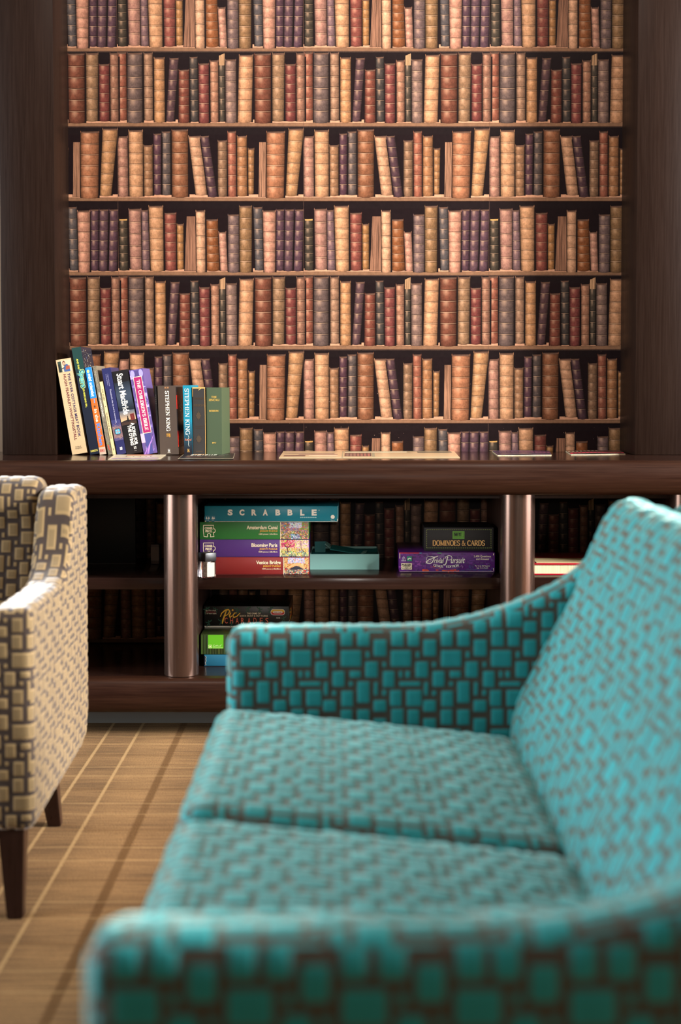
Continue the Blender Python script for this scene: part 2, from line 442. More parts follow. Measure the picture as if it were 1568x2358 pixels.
# ================================================================== WALLPAPER (flat print on the back wall)
def wallpaper():
    V, Fc, C, UV, KD = [], [], [], [], []
    layer = [0]
    def grid(outline_l, outline_r, col, nb, kind, nu=6):
        """outline_l/r: rows bottom->top of left and right points; last/first rows may be bowed by caller"""
        n0 = len(V); rows = len(outline_l)
        off = .0003+layer[0]*4e-6
        for j in range(rows):
            (xl, zl), (xr, zr) = outline_l[j], outline_r[j]
            for i in range(nu+1):
                u = i/nu
                bow = 0.
                if kind == 1: bow = -(1-(2*u-1)**2)*(.0032 if j == 0 else .0010)*min(1., (xr-xl)/.04)
                V.append((xl+(xr-xl)*u, YW-off, zl+(zr-zl)*u+bow))
        for j in range(rows-1):
            for i in range(nu):
                a = n0+j*(nu+1)+i
                Fc.append((a, a+1, a+nu+2, a+nu+1)); C.append(col)
                UV.append([(i/nu, j/(rows-1)), ((i+1)/nu, j/(rows-1)), ((i+1)/nu, (j+1)/(rows-1)), (i/nu, (j+1)/(rows-1))])
                KD.append((nb, kind))
    def quad(p, col, kind=0): grid([p[0], p[3]], [p[1], p[2]], col, 1, kind, 1)
    k = .000399
    def c(r_, g_, b_):
        g0 = .3*r_+.59*g_+.11*b_; f_ = .22
        L_ = min(1., max(0., (g0-60)/130.))
        q_ = rgb(r_+(g0*1.10-r_)*f_, g_+(g0*.97-g_)*f_, b_+(g0*.92-b_)*f_)
        return tuple(.86*a_*(1-L_*(1-w_)) for a_, w_ in zip(q_, (.84, .66, .60)))
    ROWS = {
     'A': (75, 552, [
      (82,147,162,85,150,540,c(74,62,48),6,'g'),(155,252,85,165,255,532,c(186,136,116),5),(253,305,95,257,318,538,c(132,100,102),6),
      (308,420,62,322,422,545,c(218,170,118),6),(428,520,115,435,518,540,c(148,72,58),6),(523,575,200,525,575,532,c(178,124,66),5),
      (600,664,132,582,672,545,c(150,104,76),0,'p'),(668,740,98,672,742,555,c(224,182,138),5),(746,838,165,748,850,542,c(152,84,40),6),
      (842,900,260,855,912,545,c(200,148,122),5),(913,1000,128,915,998,555,c(124,98,92),6),(1000,1098,62,1003,1095,555,c(152,112,68),6),
      (1108,1178,72,1122,1185,540,c(90,82,80),6),(1180,1280,98,1188,1275,555,c(214,158,128),6),(1283,1345,90,1282,1340,542,c(90,58,68),6),
      (1350,1420,90,1343,1408,545,c(98,66,74),6),(1425,1495,90,1412,1482,545,c(94,62,72),6)]),
     'B': (70, 612, [
      (75,140,92,75,143,590,c(152,82,58),6),(148,262,95,145,262,608,c(112,90,82),6),(272,340,95,275,342,592,c(166,126,94),6),
      (350,430,130,350,432,606,c(204,150,94),6),(468,538,135,440,502,600,c(96,64,66),6),(538,617,222,535,618,608,c(134,66,48),6),
      (620,682,125,628,686,602,c(74,64,58),6),(688,768,175,692,768,610,c(138,64,56),6),(775,840,152,780,840,605,c(176,122,90),6),
      (843,888,178,848,888,602,c(80,68,54),5,'q'),(892,975,145,895,978,608,c(142,112,98),6),(997,1105,110,985,1092,606,c(212,160,110),6),
      (1112,1240,100,1117,1240,610,c(128,68,46),6),(1250,1345,97,1250,1338,597,c(156,118,80),6),(1348,1428,180,1350,1428,597,c(130,58,50),6),
      (1432,1497,97,1435,1497,600,c(156,106,80),6)]),
     'C': (75, 552, [
      (75,152,98,78,155,542,c(190,138,114),6),(158,268,52,162,268,542,c(218,170,118),6),(272,342,165,275,342,535,c(164,118,78),6),
      (348,408,78,350,405,528,c(92,56,66),6),(412,478,62,410,478,530,c(96,82,76),6),(487,612,48,488,612,545,c(152,92,56),6),
      (615,708,95,668,755,530,c(214,168,124),6),(705,772,95,765,835,545,c(84,54,60),6),(838,908,130,838,908,543,c(144,106,74),6),
      (912,977,62,916,980,543,c(166,92,66),6),(985,1060,95,985,1063,537,c(176,118,70),6),(1068,1117,190,1070,1112,523,c(166,114,64),6),
      (1155,1205,132,1150,1203,545,c(164,118,86),0,'p'),(1210,1352,62,1208,1342,552,c(182,116,74),6),(1378,1495,40,1355,1442,535,c(196,146,92),6)])}
    TW = .5655; PITCH = .2256
    order = ['A', 'B', 'C']
    base = {'A': 1.3004, 'B': 1.0735, 'C': .8502}
    x_lo, x_hi = -1.28, 1.28
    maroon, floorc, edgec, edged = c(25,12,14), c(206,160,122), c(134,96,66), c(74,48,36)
    # backing (ground of the print): below the counter full width, above it between the uprights
    rowlist = []
    for i in range(-6, 6):
        key = ['A','C','B'][i % 3]
        z = 1.3004 + i*PITCH + {0:0,1:-.0010,2:-.0006}[i % 3]
        rowlist.append((key, z))
    for key, z in rowlist:
        hi = z > .55
        xa, xb = (-.90, .92) if hi else (x_lo, x_hi)
        layer[0] = 0
        top = z+PITCH-.0127
        quad([(xa, z), (xb, z), (xb, top), (xa, top)], maroon)
        layer[0] = 1
        quad([(xa, top-.022), (xb, top-.022), (xb, top), (xa, top)], c(26,15,16))
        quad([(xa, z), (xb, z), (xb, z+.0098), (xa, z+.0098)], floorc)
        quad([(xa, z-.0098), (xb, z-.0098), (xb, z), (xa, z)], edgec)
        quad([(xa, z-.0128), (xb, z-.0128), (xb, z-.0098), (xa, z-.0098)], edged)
        layer[0] = 2
        quad([(xa, z-.0009), (xb, z-.0009), (xb, z+.0002), (xa, z+.0002)], c(88,58,40))
        sx, sy, books = ROWS[key]
        for tile in range(-2, 3):
            x0 = -.678 + (tile)*TW
            for bi, b in enumerate(books):
                tl, tr, ty, bl, br, by, col, nb = b[:8]; mode = b[8] if len(b) > 8 else ''
                X = lambda q: x0+(q-sx)*k
                Z = lambda q: z+(sy-q)*k
                if X(min(tl, bl)) < xa or X(max(tr, br)) > xb:
                    if X(max(tl, bl)) < xa-.02 or X(min(tr, br)) > xb+.02: continue
                layer[0] = 3+(bi % 4)*3
                # ink shadow beside each volume belongs to the print
                quad([(X(bl)-.0015, Z(by)-.001), (X(br)+.0042, Z(by)-.001), (X(tr)+.0042, Z(ty)-.006), (X(tl)-.0015, Z(ty)-.006)], c(24,13,13))
                layer[0] += 1
                if mode != 'p':
                    th = .0045 if mode != 'q' else .036
                    w = X(tr)-X(tl)
                    pc = c(96,66,50) if mode == '' else (c(200,160,80) if mode == 'g' else c(196,160,112))
                    quad([(X(tl)+w*.04, Z(ty)-.002), (X(tr)-w*.04, Z(ty)-.002), (X(tr)-w*.02, Z(ty)+th), (X(tl)+w*.05, Z(ty)+th*.8)], pc, 2 if mode == 'q' else 0)
                    if mode != 'q':
                        for (xe, dx) in ((X(tl), .0014), (X(tr)-.0014, .0014)):
                            quad([(xe, Z(ty)-.002), (xe+dx, Z(ty)-.002), (xe+dx*.9, Z(ty)+.006), (xe+dx*.1, Z(ty)+.0065)], tuple(q*.7 for q in col))
                layer[0] += 1
                n = 6
                Lp = [(X(bl)+(X(tl)-X(bl))*j/n, Z(by)+(Z(ty)-Z(by))*j/n) for j in range(n+1)]
                Rp = [(X(br)+(X(tr)-X(br))*j/n, Z(by)+(Z(ty)-Z(by))*j/n) for j in range(n+1)]
                jit = 1+random.uniform(-.04, .04)
                grid(Lp, Rp, tuple(q*jit for q in col), nb, 2 if mode == 'p' else 1)
    # seams between paper lengths and small scuffs
    layer[0] = 20
    for i in range(-1, 4):
        xs = -.678+i*TW
        if xs > x_hi: continue
        hi_only = abs(xs) > .9
        quad([(xs-.0004, .16), (xs+.0004, .16), (xs+.0004, 2.7), (xs-.0004, 2.7)] if not hi_only else [(xs-.0004, .16), (xs+.0004, .16), (xs+.0004, .7), (xs-.0004, .7)], c(98,68,54))
    for i in range(110):
        zx = .76+abs(random.gauss(0, .12)); xx = random.uniform(-.3, .85)
        s1 = random.uniform(.0006, .002); a = random.uniform(0, PI)
        quad([(xx, zx), (xx+s1*math.cos(a), zx+s1*math.sin(a)), (xx+s1*math.cos(a)-s1*.3*math.sin(a), zx+s1*math.sin(a)+s1*.3*math.cos(a)), (xx-.3*s1*math.sin(a), zx+.3*s1*math.cos(a))], c(232,214,196))
    o = mesh('wallpaper', V, Fc, M_WP, WB)
    me = o.data
    ca = me.color_attributes.new('Col', 'FLOAT_COLOR', 'CORNER'); d = []
    uv = me.uv_layers.new(name='UVMap'); kd = me.uv_layers.new(name='Kind'); du, dk = [], []
    for p in me.polygons:
        for q in range(4):
            d += [*C[p.index], 1.]; du += list(UV[p.index][q]); dk += list(KD[p.index])
    ca.data.foreach_set('color', d); uv.data.foreach_set('uv', du); kd.data.foreach_set('uv', dk)
    return o
wallpaper()

# ================================================================== UPRIGHTS, WORKTOP, LOW SHELF UNIT
ZT = .7503
def upright(name, x0, x1):
    return struct(box(name, x0, x1, 4.14, YW, ZT+.0005, ZC, M_PIL, bev=.0015))
upright('trim_1', -.985, -.828); upright('trim_2', .857, 1.02)

XA, XB = -1.75, 1.75
def nose(y0, zt, zb):
    zc, r = (zt+zb)/2, (zt-zb)/2
    pts = []
    for i in range(17):
        a = R(90+180*i/16)
        pts.append((y0+r*.62+r*.62*math.cos(a), zc+r*math.sin(a)))
    return pts
wt = thing('worktop', 'long dark brown wooden worktop with a thick rounded front edge below the wallpaper', 'worktop', (0, 4.0, ZT-.09))
def loc_prof(p, dy=4.0, dz=ZT-.09): return [(y-dy, z-dz) for y, z in p]
front = nose(3.79, ZT, ZT-.0915)
extrude_x('front_edge', loc_prof(front+[(3.85, ZT-.0915), (3.85, ZT)]), XA, XB, M_COUNTER, wt)
box('board', XA, XB, 3.8505-4, YW-.002-4, .05, .09, M_TOP, wt)

su = thing('shelf_unit', 'low dark brown shelf unit with round front columns under the worktop', 'shelf unit', (0, 4.0, 0))
ZBASE = .158; ZS = .4235; ST = .0325
fb = nose(3.79, ZBASE+.004, .0696)
extrude_x('base_front', [(y-4, z) for y, z in fb+[(3.85, .0696), (3.85, ZBASE+.004)]], XA, XB, M_COUNTER, su)
box('base_board', XA, XB, 3.8505-4, YW-.002-4, ZBASE-.03, ZBASE, M_SHELF, su)
box('plinth', XA, XB, 3.985-4, 4.03-4, 0, .075, M_PLINTH, su)
box('top_rail', XA, XB, 3.93-4, YW-.002-4, ZT-.11, ZT-.0905, M_INNER, su)
colx = [-.4356-.462, -.4356, .4834, .946]
def column(x):
    bm = bmesh.new()
    n = 40; r = .0465
    rings = []
    for z, k in ((ZBASE+.0005, .90), (ZBASE+.006, 1.), (ZT-.0925, 1.)):
        rings.append([bm.verts.new((r*k*math.cos(2*PI*i/n), r*k*math.sin(2*PI*i/n), z)) for i in range(n)])
    for a, b in zip(rings, rings[1:]):
        for i in range(n): bm.faces.new((a[i], a[(i+1) % n], b[(i+1) % n], b[i]))
    bm.faces.new(rings[0][::-1]); bm.faces.new(rings[-1])
    return frombm('column', bm, M_COLUMN, su, angle=40, loc=(x, 3.868-4, 0))
for x in colx: column(x)
divs = []
for x in colx:
    a, b = x-.034, x+.034
    divs.append((a, b)); box('divider', a, b, 3.925-4, YW-.002-4, ZBASE, ZT-.11, M_INNER, su)
def shelf(a, b): box('shelf', a, b, 3.9-4, YW-.004-4, ZS-ST, ZS, M_SHELF, su, bev=.0012)
shelf(XA, divs[0][0]); shelf(divs[0][1], divs[1][0]); shelf(divs[1][1], divs[2][0]); shelf(divs[2][1], divs[3][0]); shelf(divs[3][1], XB)

# ================================================================== BOOKS ON THE WORKTOP
M_PAGES = mat('book_pages', rgb(222,204,166), .85)
tp = NT(M_PAGES); tp.l(tp.mix(tp.smooth(tp.noise(tp.scale(tp.obj(), (900, 8, 8)), 1., 2.), .3, .7), rgb(196,172,130), rgb(232,216,182)), tp.b.inputs['Base Color'])
def book(label, bl, w_px, h_px, ang, cover, yaw=-3.5, dep=.128, Y=None, rough=.35, hard=False, cat='book', tag='cover'):
    """bl: pixel of the bottom-left corner of the spine on the worktop"""
    x, y = atZ(bl[0], bl[1], ZT)
    if Y is not None: y = Y; x = atY(bl[0], bl[1], Y)[0]
    s = y/F
    t, h = w_px*s, h_px*s
    a = R(-ang)
    root = thing('book', label, cat, (x, y, ZT+.0006), (0, a, R(yaw)))
    m = mat('cover_'+'%d_%d_%d' % tuple(int(255*q**.45) for q in cover), cover, rough)
    bm = bmesh.new(); bt = .0022 if hard else .0009
    bx(bm, 0, t, 0, bt, 0, h); bx(bm, 0, bt, bt, dep, 0, h); bx(bm, t-bt, t, bt, dep, 0, h)
    frombm('cover', bm, m, root)
    ins = .0025 if hard else .0004
    box('pages', bt+.0001, t-bt-.0001, bt+.0001, dep-ins*1.5, ins, h-ins, M_PAGES, root)
    return root, t, h
def inkbook(root, k, nm='lettering', m=None): return k.build(nm, root, 0., m or M_PRINT)

# 1 cream cookery book
b, t, h = book('thick cream hardback with a photo atop its spine, leaning on the left upright', (166.6,1050), 34.5, 221, 9.6, rgb(188,160,122), Y=4.14, yaw=-1.5, hard=True)
k = Ink()
k.rect(t*.10, h*.865, t*.98, h*.985, rgb(206,172,142))
k.rect(t*.10, h*.865, t*.32, h*.98, rgb(44,58,46)); k.rect(t*.10, h*.865, t*.22, h*.95, rgb(22,30,26))
k.poly([(t*.45,h*.865),(t*.86,h*.865),(t*.84,h*.915),(t*.7,h*.945),(t*.52,h*.935),(t*.42,h*.90)], rgb(62,82,122))
k.poly([(t*.18,h*.895),(t*.48,h*.915),(t*.5,h*.905),(t*.2,h*.888)], rgb(42,44,52))
k.disc(t*.50, h*.955, t*.10, rgb(94,52,38), t*.16); k.disc(t*.50, h*.952, t*.065, rgb(206,152,122), t*.10)
k.poly([(t*.55,h*.885),(t*.85,h*.89),(t*.86,h*.925),(t*.62,h*.925)], rgb(150,72,48))
inkbook(b, k, 'picture')
k = Ink(.0005)
k.text('THE RIVER COTTAGE MEAT BOOK', t*.62, h*.175, t*.79, h*.845, rgb(34,26,74), -90, bold=.012)
k.text('HUGH FEARNLEY-WHITTINGSTALL', t*.33, h*.145, t*.50, h*.84, rgb(96,24,40), -90, bold=.012)
k.text('Hodder &', t*.3, h*.068, t*.68, h*.083, rgb(80,62,50)); k.text('Stoughton', t*.28, h*.048, t*.72, h*.066, rgb(80,62,50))
inkbook(b, k)
# 2 tall dark green / navy annual
b, t, h = book('tall dark green and navy annual with yellow lettering, second from the left upright', (207.7,1049.5), 21.4, 249, 9.6, rgb(20,26,40), Y=4.14, yaw=-1.5, dep=.15, hard=True)
k = Ink()
k.rect(0, h*.80, t, h, rgb(18,52,48)); k.rect(0, h*.74, t, h*.80, rgb(18,40,44))
for (q, w) in ((rgb(170,196,130), .016), (rgb(20,66,72), .0)):
    i0 = len(k.v)
    k.text('Spurs', t*.12-w*.1, h*.622-w*.1, t*.92+w*.1, h*.79+w*.1, q, -90, bold=.05+w*2.6)
k.text('Spurs', t*.22, h*.63, t*.84, h*.782, rgb(104,176,168), -90, bold=.02)
k.text('AND THE', t*.30, h*.80, t*.50, h*.895, rgb(214,206,70), -90, bold=.02)
k.text('GO MARCHING ON...', t*.42, h*.435, t*.62, h*.615, rgb(214,206,70), -90, bold=.02)
k.text('HAMLYN', t*.12, h*.022, t*.88, h*.042, rgb(206,190,90), bold=.02)
inkbook(b, k)
k = Ink()
for i in range(160):
    u = random.uniform(.004, .13); v = random.uniform(h*.55, h*.97); s1 = random.uniform(.002, .006)
    q = rgb(*random.choice([(120,112,100),(90,84,78),(150,140,120),(60,60,64),(70,90,120),(170,150,120)]))
    k.rect(u, v, min(u+s1, .145), min(v+s1*.6, h*.99), q)
k.build('picture', b, T=lambda u, v, o: (t+o, u, v))
# 3 blue / orange
b, t, h = book('slim blue and orange paperback with a white foot label, leaning third from left', (230,1051.5), 14.6, 203, 9.3, rgb(184,162,140), Y=4.14, yaw=-1.5)
k = Ink()
k.rect(0, h*.645, t, h, rgb(24,118,182)); k.rect(0, h*.085, t, h*.645, rgb(206,92,28))
k.disc(t*.38, h*.955, t*.2, rgb(240,208,120), t*.26)
k.text('mini scientist', t*.24, h*.665, t*.74, h*.925, W_, -90, bold=.025)
k.line([(t*.6,h*.635),(t*.55,h*.59)], t*.14, rgb(96,140,190)); k.line([(t*.55,h*.59),(t*.52,h*.565)], t*.07, rgb(120,88,60)); k.disc(t*.48, h*.55, t*.14, rgb(80,58,40), t*.2)
k.text('In the', t*.28, h*.375, t*.76, h*.52, rgb(246,226,196), -90, bold=.02)
k.text('Kitchen', t*.22, h*.105, t*.84, h*.355, rgb(60,120,186), -90, bold=.03)
k.frame(t*.14, h*.03, t*.86, h*.062, t*.05, rgb(200,90,80)); k.text('DK', t*.25, h*.036, t*.75, h*.056, rgb(190,70,66), bold=.02)
inkbook(b, k)
k = Ink()
for (v0, v1, q) in ((.70,.99,(40,140,210)),(.55,.70,(90,60,60)),(.42,.55,(200,90,40)),(.22,.42,(60,130,170)),(.05,.22,(200,84,40))):
    k.rect(.003, h*v0, .12, h*v1, rgb(*q))
k.build('picture', b, T=lambda u, v, o: (t+o, u, v))
# 4 grey grainy
b, t, h = book('thin grainy grey-olive paperback with pale capitals, between the orange and the cream spines', (249.5,1049), 8.6, 207, 9.8, rgb(120,110,92), Y=4.14, yaw=-1.5)
k = Ink()
for i in range(420):
    u = random.uniform(0, t*.9); v = random.uniform(0, h*.99); s1 = random.uniform(.0006, .0018)
    g = random.randint(60, 170); k.rect(u, v, min(u+s1, t), v+s1*.8, rgb(g, int(g*.94), int(g*.8)))
k.text('EASY ENTERTAINING', t*.28, h*.42, t*.68, h*.70, W_, -90, serif=True)
[k.rect(t*.30, h*(.74+.016*i), t*.66, h*(.748+.016*i), rgb(150,140,122)) for i in range(13)]
k.line([(t*.3,h*.12),(t*.5,h*.09),(t*.45,h*.07),(t*.7,h*.05)], t*.22, rgb(206,70,60)); k.disc(t*.4, h*.12, t*.16, rgb(110,150,70))
inkbook(b, k)
# 5 thin cream
b, t, h = book('thin short cream booklet with small dark capitals, left of the navy blue spine', (259.6,1048.4), 7.2, 170.5, 10.0, rgb(204,182,134), Y=4.14, yaw=-1.5)
k = Ink()
k.text('THE STARS', t*.28, h*.74, t*.66, h*.90, rgb(84,66,50), -90, serif=True)
k.text('-', t*.4, h*.655, t*.6, h*.665, rgb(84,66,50)); k.text('THE BURMA STAR ASSOCIATION', t*.28, h*.22, t*.66, h*.58, rgb(84,66,50), -90, serif=True)
k.line([(t*.4,h*.085),(t*.6,h*.08),(t*.45,h*.06)], t*.12, rgb(60,46,40))
inkbook(b, k)
# 6 navy with round window
b, t, h = book('navy blue paperback with a round stained-glass window picture low on its spine', (270,1046.5), 21, 201, 10.1, rgb(36,38,80), Y=4.14, yaw=-1.5)
k = Ink()
k.rect(0, h*.16, t, h*.36, rgb(74,66,104)); k.rect(0, h*.19, t, h*.32, rgb(122,94,96)); k.rect(0, h*.34, t, h*.40, rgb(54,54,100))
for i in range(120):
    u = random.uniform(0, t*.93); v = random.uniform(h*.17, h*.36); k.rect(u, v, u+.0012, v+.0012, rgb(*random.choice([(150,120,110),(96,74,84),(176,140,120),(60,52,80)])))
cx, cy = t*.52, h*.262
k.disc(cx, cy, t*.40, rgb(92,66,62)); k.disc(cx, cy, t*.35, rgb(34,62,92))
for i in range(4):
    a = PI/4+i*PI/2; k.disc(cx+t*.19*math.cos(a), cy+t*.19*math.sin(a), t*.13, rgb(42,150,176)); k.disc(cx+t*.19*math.cos(a), cy+t*.19*math.sin(a), t*.05, rgb(150,190,190))
for i in range(4):
    a = i*PI/2; k.line([(cx, cy), (cx+t*.3*math.cos(a), cy+t*.3*math.sin(a))], t*.05, rgb(190,130,120))
k.text('Thessaloniki, the city and its monuments', t*.42, h*.365, t*.64, h*.755, rgb(190,186,206), -90)
k.text('I Tzaferis & Kourkouta', t*.50, h*.79, t*.62, h*.93, rgb(160,156,190), -90); k.text('A Vavylo & Kakouri', t*.30, h*.80, t*.42, h*.93, rgb(160,156,190), -90)
k.rect(t*.42, h*.066, t*.55, h*.08, W_); k.rect(t*.58, h*.063, t*.68, h*.083, W_); k.rect(t*.42, h*.05, t*.68, h*.06, W_)
inkbook(b, k)
# 7 black thriller
b, t, h = book('thick black paperback with big white lettering down its spine, left of the purple spine', (292,1046.3), 37, 194, 10.1, rgb(22,20,22), Y=4.14, yaw=-1.5)
k = Ink()
for i in range(16):
    f0 = i/16; q = (int(20+30*math.sin(PI*f0)), int(26+34*math.sin(PI*f0)), int(34+40*math.sin(PI*f0)))
    k.rect(t*.02, h*(.52+.34*f0), t*.98, h*(.52+.34*(f0+1/16)), rgb(*q))
for i in range(10):
    f0 = i/10; k.rect(t*.02, h*(.385+.135*f0), t*.98, h*(.385+.135*(f0+.1)), rgb(int(206-130*f0), int(164-80*f0), int(118-20*f0)))
k.rect(t*.02, h*.35, t*.98, h*.392, rgb(58,40,32))
k.poly([(t*.02,h*.392),(t*.4,h*.41),(t*.98,h*.40),(t*.98,h*.385),(t*.02,h*.38)], rgb(40,28,26))
k.poly([(t*.66,h*.395),(t*.92,h*.40),(t*.90,h*.475),(t*.64,h*.47)], rgb(112,40,36)); k.frame(t*.69, h*.405, t*.87, h*.463, t*.03, rgb(70,24,24))
k.poly([(t*.44,h*.385),(t*.52,h*.385),(t*.53,h*.42),(t*.50,h*.445),(t*.45,h*.44),(t*.42,h*.41)], K_); k.disc(t*.48, h*.45, t*.035, K_)
k.text('Stuart MacBride', t*.26, h*.475, t*.66, h*.965, W_, -90, bold=.02)
k.text('A SONG FOR', t*.60, h*.10, t*.82, h*.365, W_, -90, bold=.04)
k.text('THE DYING', t*.36, h*.10, t*.57, h*.345, W_, -90, bold=.04)
k.rect(t*.52, h*.055, t*.58, h*.082, W_); k.rect(t*.61, h*.055, t*.67, h*.082, W_); k.rect(t*.50, h*.066, t*.69, h*.072, K_); k.rect(t*.52, h*.03, t*.66, h*.036, rgb(120,116,110))
inkbook(b, k)
# 8 purple bible
b, t, h = book('purple illustrated hardback with a magenta title panel, rightmost of the leaning books', (331.5,1045.8), 31.5, 197, 9.8, rgb(92,76,128), Y=4.14, yaw=-1.5, hard=True)
k = Ink()
pal = [(124,106,168),(92,74,136),(150,132,190),(74,58,120),(168,150,200),(110,84,140)]
for i in range(90):
    u = random.uniform(-.1, .95)*t; v = random.uniform(0, .98)*h; w = random.uniform(.05, .25)*t; z = random.uniform(.01, .05)*h
    k.rect(max(0, u), v, min(t, u+w), min(h, v+z), rgb(*random.choice(pal)))
k.disc(t*.2, h*.95, t*.16, rgb(150,140,206), t*.28); k.disc(t*.82, h*.95, t*.16, rgb(150,140,206), t*.28); k.rect(t*.36, h*.9, t*.68, h*.985, rgb(72,60,110))
k.rect(t*.28, h*.0, t*.72, h*.24, rgb(64,66,124)); k.rect(t*.0, h*.14, t*.28, h*.25, rgb(196,164,180))
for i in range(7):
    k.line([(t*(.02+.06*i), h*.0+.001), (t*(.3+.05*i), h*(.06+.01*i)), (t*(.75+.03*i), h*(.14+.012*i))], t*.05, rgb(*random.choice([(150,110,180),(120,80,156),(176,140,196)])), True)
k.rect(t*.20, h*.245, t*.84, h*.915, rgb(226,196,168)); k.rect(t*.24, h*.252, t*.80, h*.908, rgb(152,26,86))
k.text("THE CHILDREN'S BIBLE", t*.40, h*.28, t*.66, h*.875, rgb(248,224,196), -90, serif=True, thk=1.2)
inkbook(b, k)
# 9 thin black
b, t, h = book('thin black paperback squeezed between the purple and the thick brown spines', (364.2,1046), 4.2, 160, 3.0, rgb(20,17,17), Y=4.14)
k = Ink(); [k.disc(t*.5, h*(.74+.03*i), t*.22, rgb(62,54,48), h*.007) for i in range(5)]; inkbook(b, k)
# 10 IT
b, t, h = book('very thick brown-grey paperback with white capitals and one short orange word', (368.8,1045.5), 42, 158.5, 2.0, rgb(70,58,50), Y=4.14)
k = Ink()
k.frame(t*.38, h*.962, t*.62, h*.985, .0009, rgb(150,106,70)); k.disc(t*.44, h*.973, .0018, rgb(150,106,70)); k.disc(t*.56, h*.973, .0018, rgb(150,106,70))
k.text('STEPHEN KING', t*.40, h*.34, t*.62, h*.925, W_, -90, serif=True)
k.text('IT', t*.40, h*.255, t*.60, h*.305, rgb(236,156,50), -90, serif=True, thk=1.3)
def hmark(q, cx, cy, s, col):
    q.rect(cx-s*.6, cy-s, cx-s*.25, cy+s, col); q.rect(cx+s*.25, cy-s, cx+s*.6, cy+s*.3, col); q.rect(cx-s*.6, cy-s*.2, cx+s*.6, cy+s*.12, col); q.rect(cx+s*.4, cy-s, cx+s*.6, cy+s, col)
    q.rect(cx-s, cy-s*1.45, cx+s, cy-s*1.25, col)
hmark(k, t*.5, h*.06, .0045, W_)
inkbook(b, k)
k = Ink()
k.rect(.001, h*.1, .125, h*.98, rgb(20,18,20))
k.rect(.002, h*.12, .1, h*.34, rgb(150,20,18)); k.rect(.002, h*.66, .06, h*.86, rgb(176,30,22))
for i in range(150):
    v = random.choice([random.gauss(.22, .06), random.gauss(.78, .06), random.gauss(.15, .03)]); u = random.uniform(.002, .11)
    k.rect(u, h*max(.1, v), u+random.uniform(.004, .012), h*min(.97, max(.1, v)+random.uniform(.01, .05)), rgb(*random.choice([(196,30,24),(150,18,18),(226,60,34),(80,10,14),(236,96,40)])))
k.text('S', .05, h*.62, .10, h*.72, W_, 0); k.rect(.08, h*.48, .1, h*.6, W_)
k.build('picture', b, T=lambda u, v, o: (t+o, u, v))
# 11 blue SK
b, t, h = book('narrow turquoise paperback with tall white capitals, right of the thick brown spine', (424.6,1045), 19.6, 160, 1.2, rgb(22,120,142), Y=4.14)
k = Ink()
for i in range(14):
    f0 = i/14; k.rect(0, h*(.05+.42*f0), t, h*(.05+.42*(f0+1/14)), rgb(int(26-4*f0), int(26+88*f0), int(34+104*f0)))
k.rect(0, 0, t, h*.05, rgb(24,22,28))
k.text('STEPHEN KING', t*.20, h*.285, t*.72, h*.955, W_, -90, serif=True, thk=.8)
k.line([(t*.5,h*.28),(t*.6,h*.25),(t*.42,h*.22),(t*.55,h*.19),(t*.5,h*.15),(t*.6,h*.12)], t*.05, rgb(190,190,176))
k.text('Revival', t*.1, h*.205, t*.9, h*.235, rgb(206,110,60), 0, shear=.3); hmark(k, t*.5, h*.068, .0038, rgb(226,170,80))
inkbook(b, k)
# 12 old black gilt
b, t, h = book('worn black cloth book with torn gilt edges, between the turquoise and the green books', (445,1045), 29.5, 155.5, .6, rgb(30,24,20), Y=4.14, rough=.7, hard=True)
k = Ink()
tan = rgb(196,150,84)
k.rect(t*.96, h*.0, t, h, tan); k.rect(0, h*.982, t, h, tan); k.rect(0, 0, t*.9, h*.012, rgb(140,104,60)); k.rect(0, h*.9, t*.03, h, tan)
k.poly([(t*.45,h*.95),(t*.62,h*.97),(t*.8,h*.99),(t*.75,h*.995),(t*.5,h*.965)], tan); k.rect(0, h*.86, t*.02, h*.9, tan)
dg = rgb(66,52,38)
k.text('MEMOIRS', t*.1, h*.82, t*.9, h*.85, dg, serif=True); k.text('OF A', t*.1, h*.775, t*.3, h*.795, dg, serif=True); k.text('PHYSICIAN', t*.1, h*.715, t*.94, h*.75, rgb(80,64,46), serif=True)
k.text('ALEXANDRE', t*.14, h*.415, t*.82, h*.435, dg, serif=True); k.text('DUMAS', t*.25, h*.385, t*.7, h*.402, dg, serif=True)
for cy in (.58, .235):
    for i in range(6):
        a = i*PI/3; k.disc(t*.46+t*.14*math.cos(a), h*cy+t*.17*math.sin(a), t*.08, dg)
    k.poly([(t*.46,h*cy-t*.42),(t*.56,h*cy),(t*.46,h*cy+t*.42),(t*.36,h*cy)], dg)
k.rect(t*.2, h*.045, t*.75, h*.058, dg)
inkbook(b, k, m=M_MATTE)
# 13 green
b, t, h = book('green cloth hardback with small gilt capitals, rightmost book of the row', (476.3,1045), 35.2, 155, .2, rgb(54,68,42), Y=4.14, rough=.6, hard=True, yaw=-5, dep=.14)
k = Ink()
for (s, v0, v1, u0, u1) in (('THE',.845,.875,.32,.68),('ZINCALI',.80,.832,.15,.85),('BORROW',.64,.667,.17,.82),('197',.165,.19,.36,.62)):
    k.text(s, t*u0, h*v0, t*u1, h*v1, rgb(198,160,76), serif=True, thk=1.1)
inkbook(b, k)

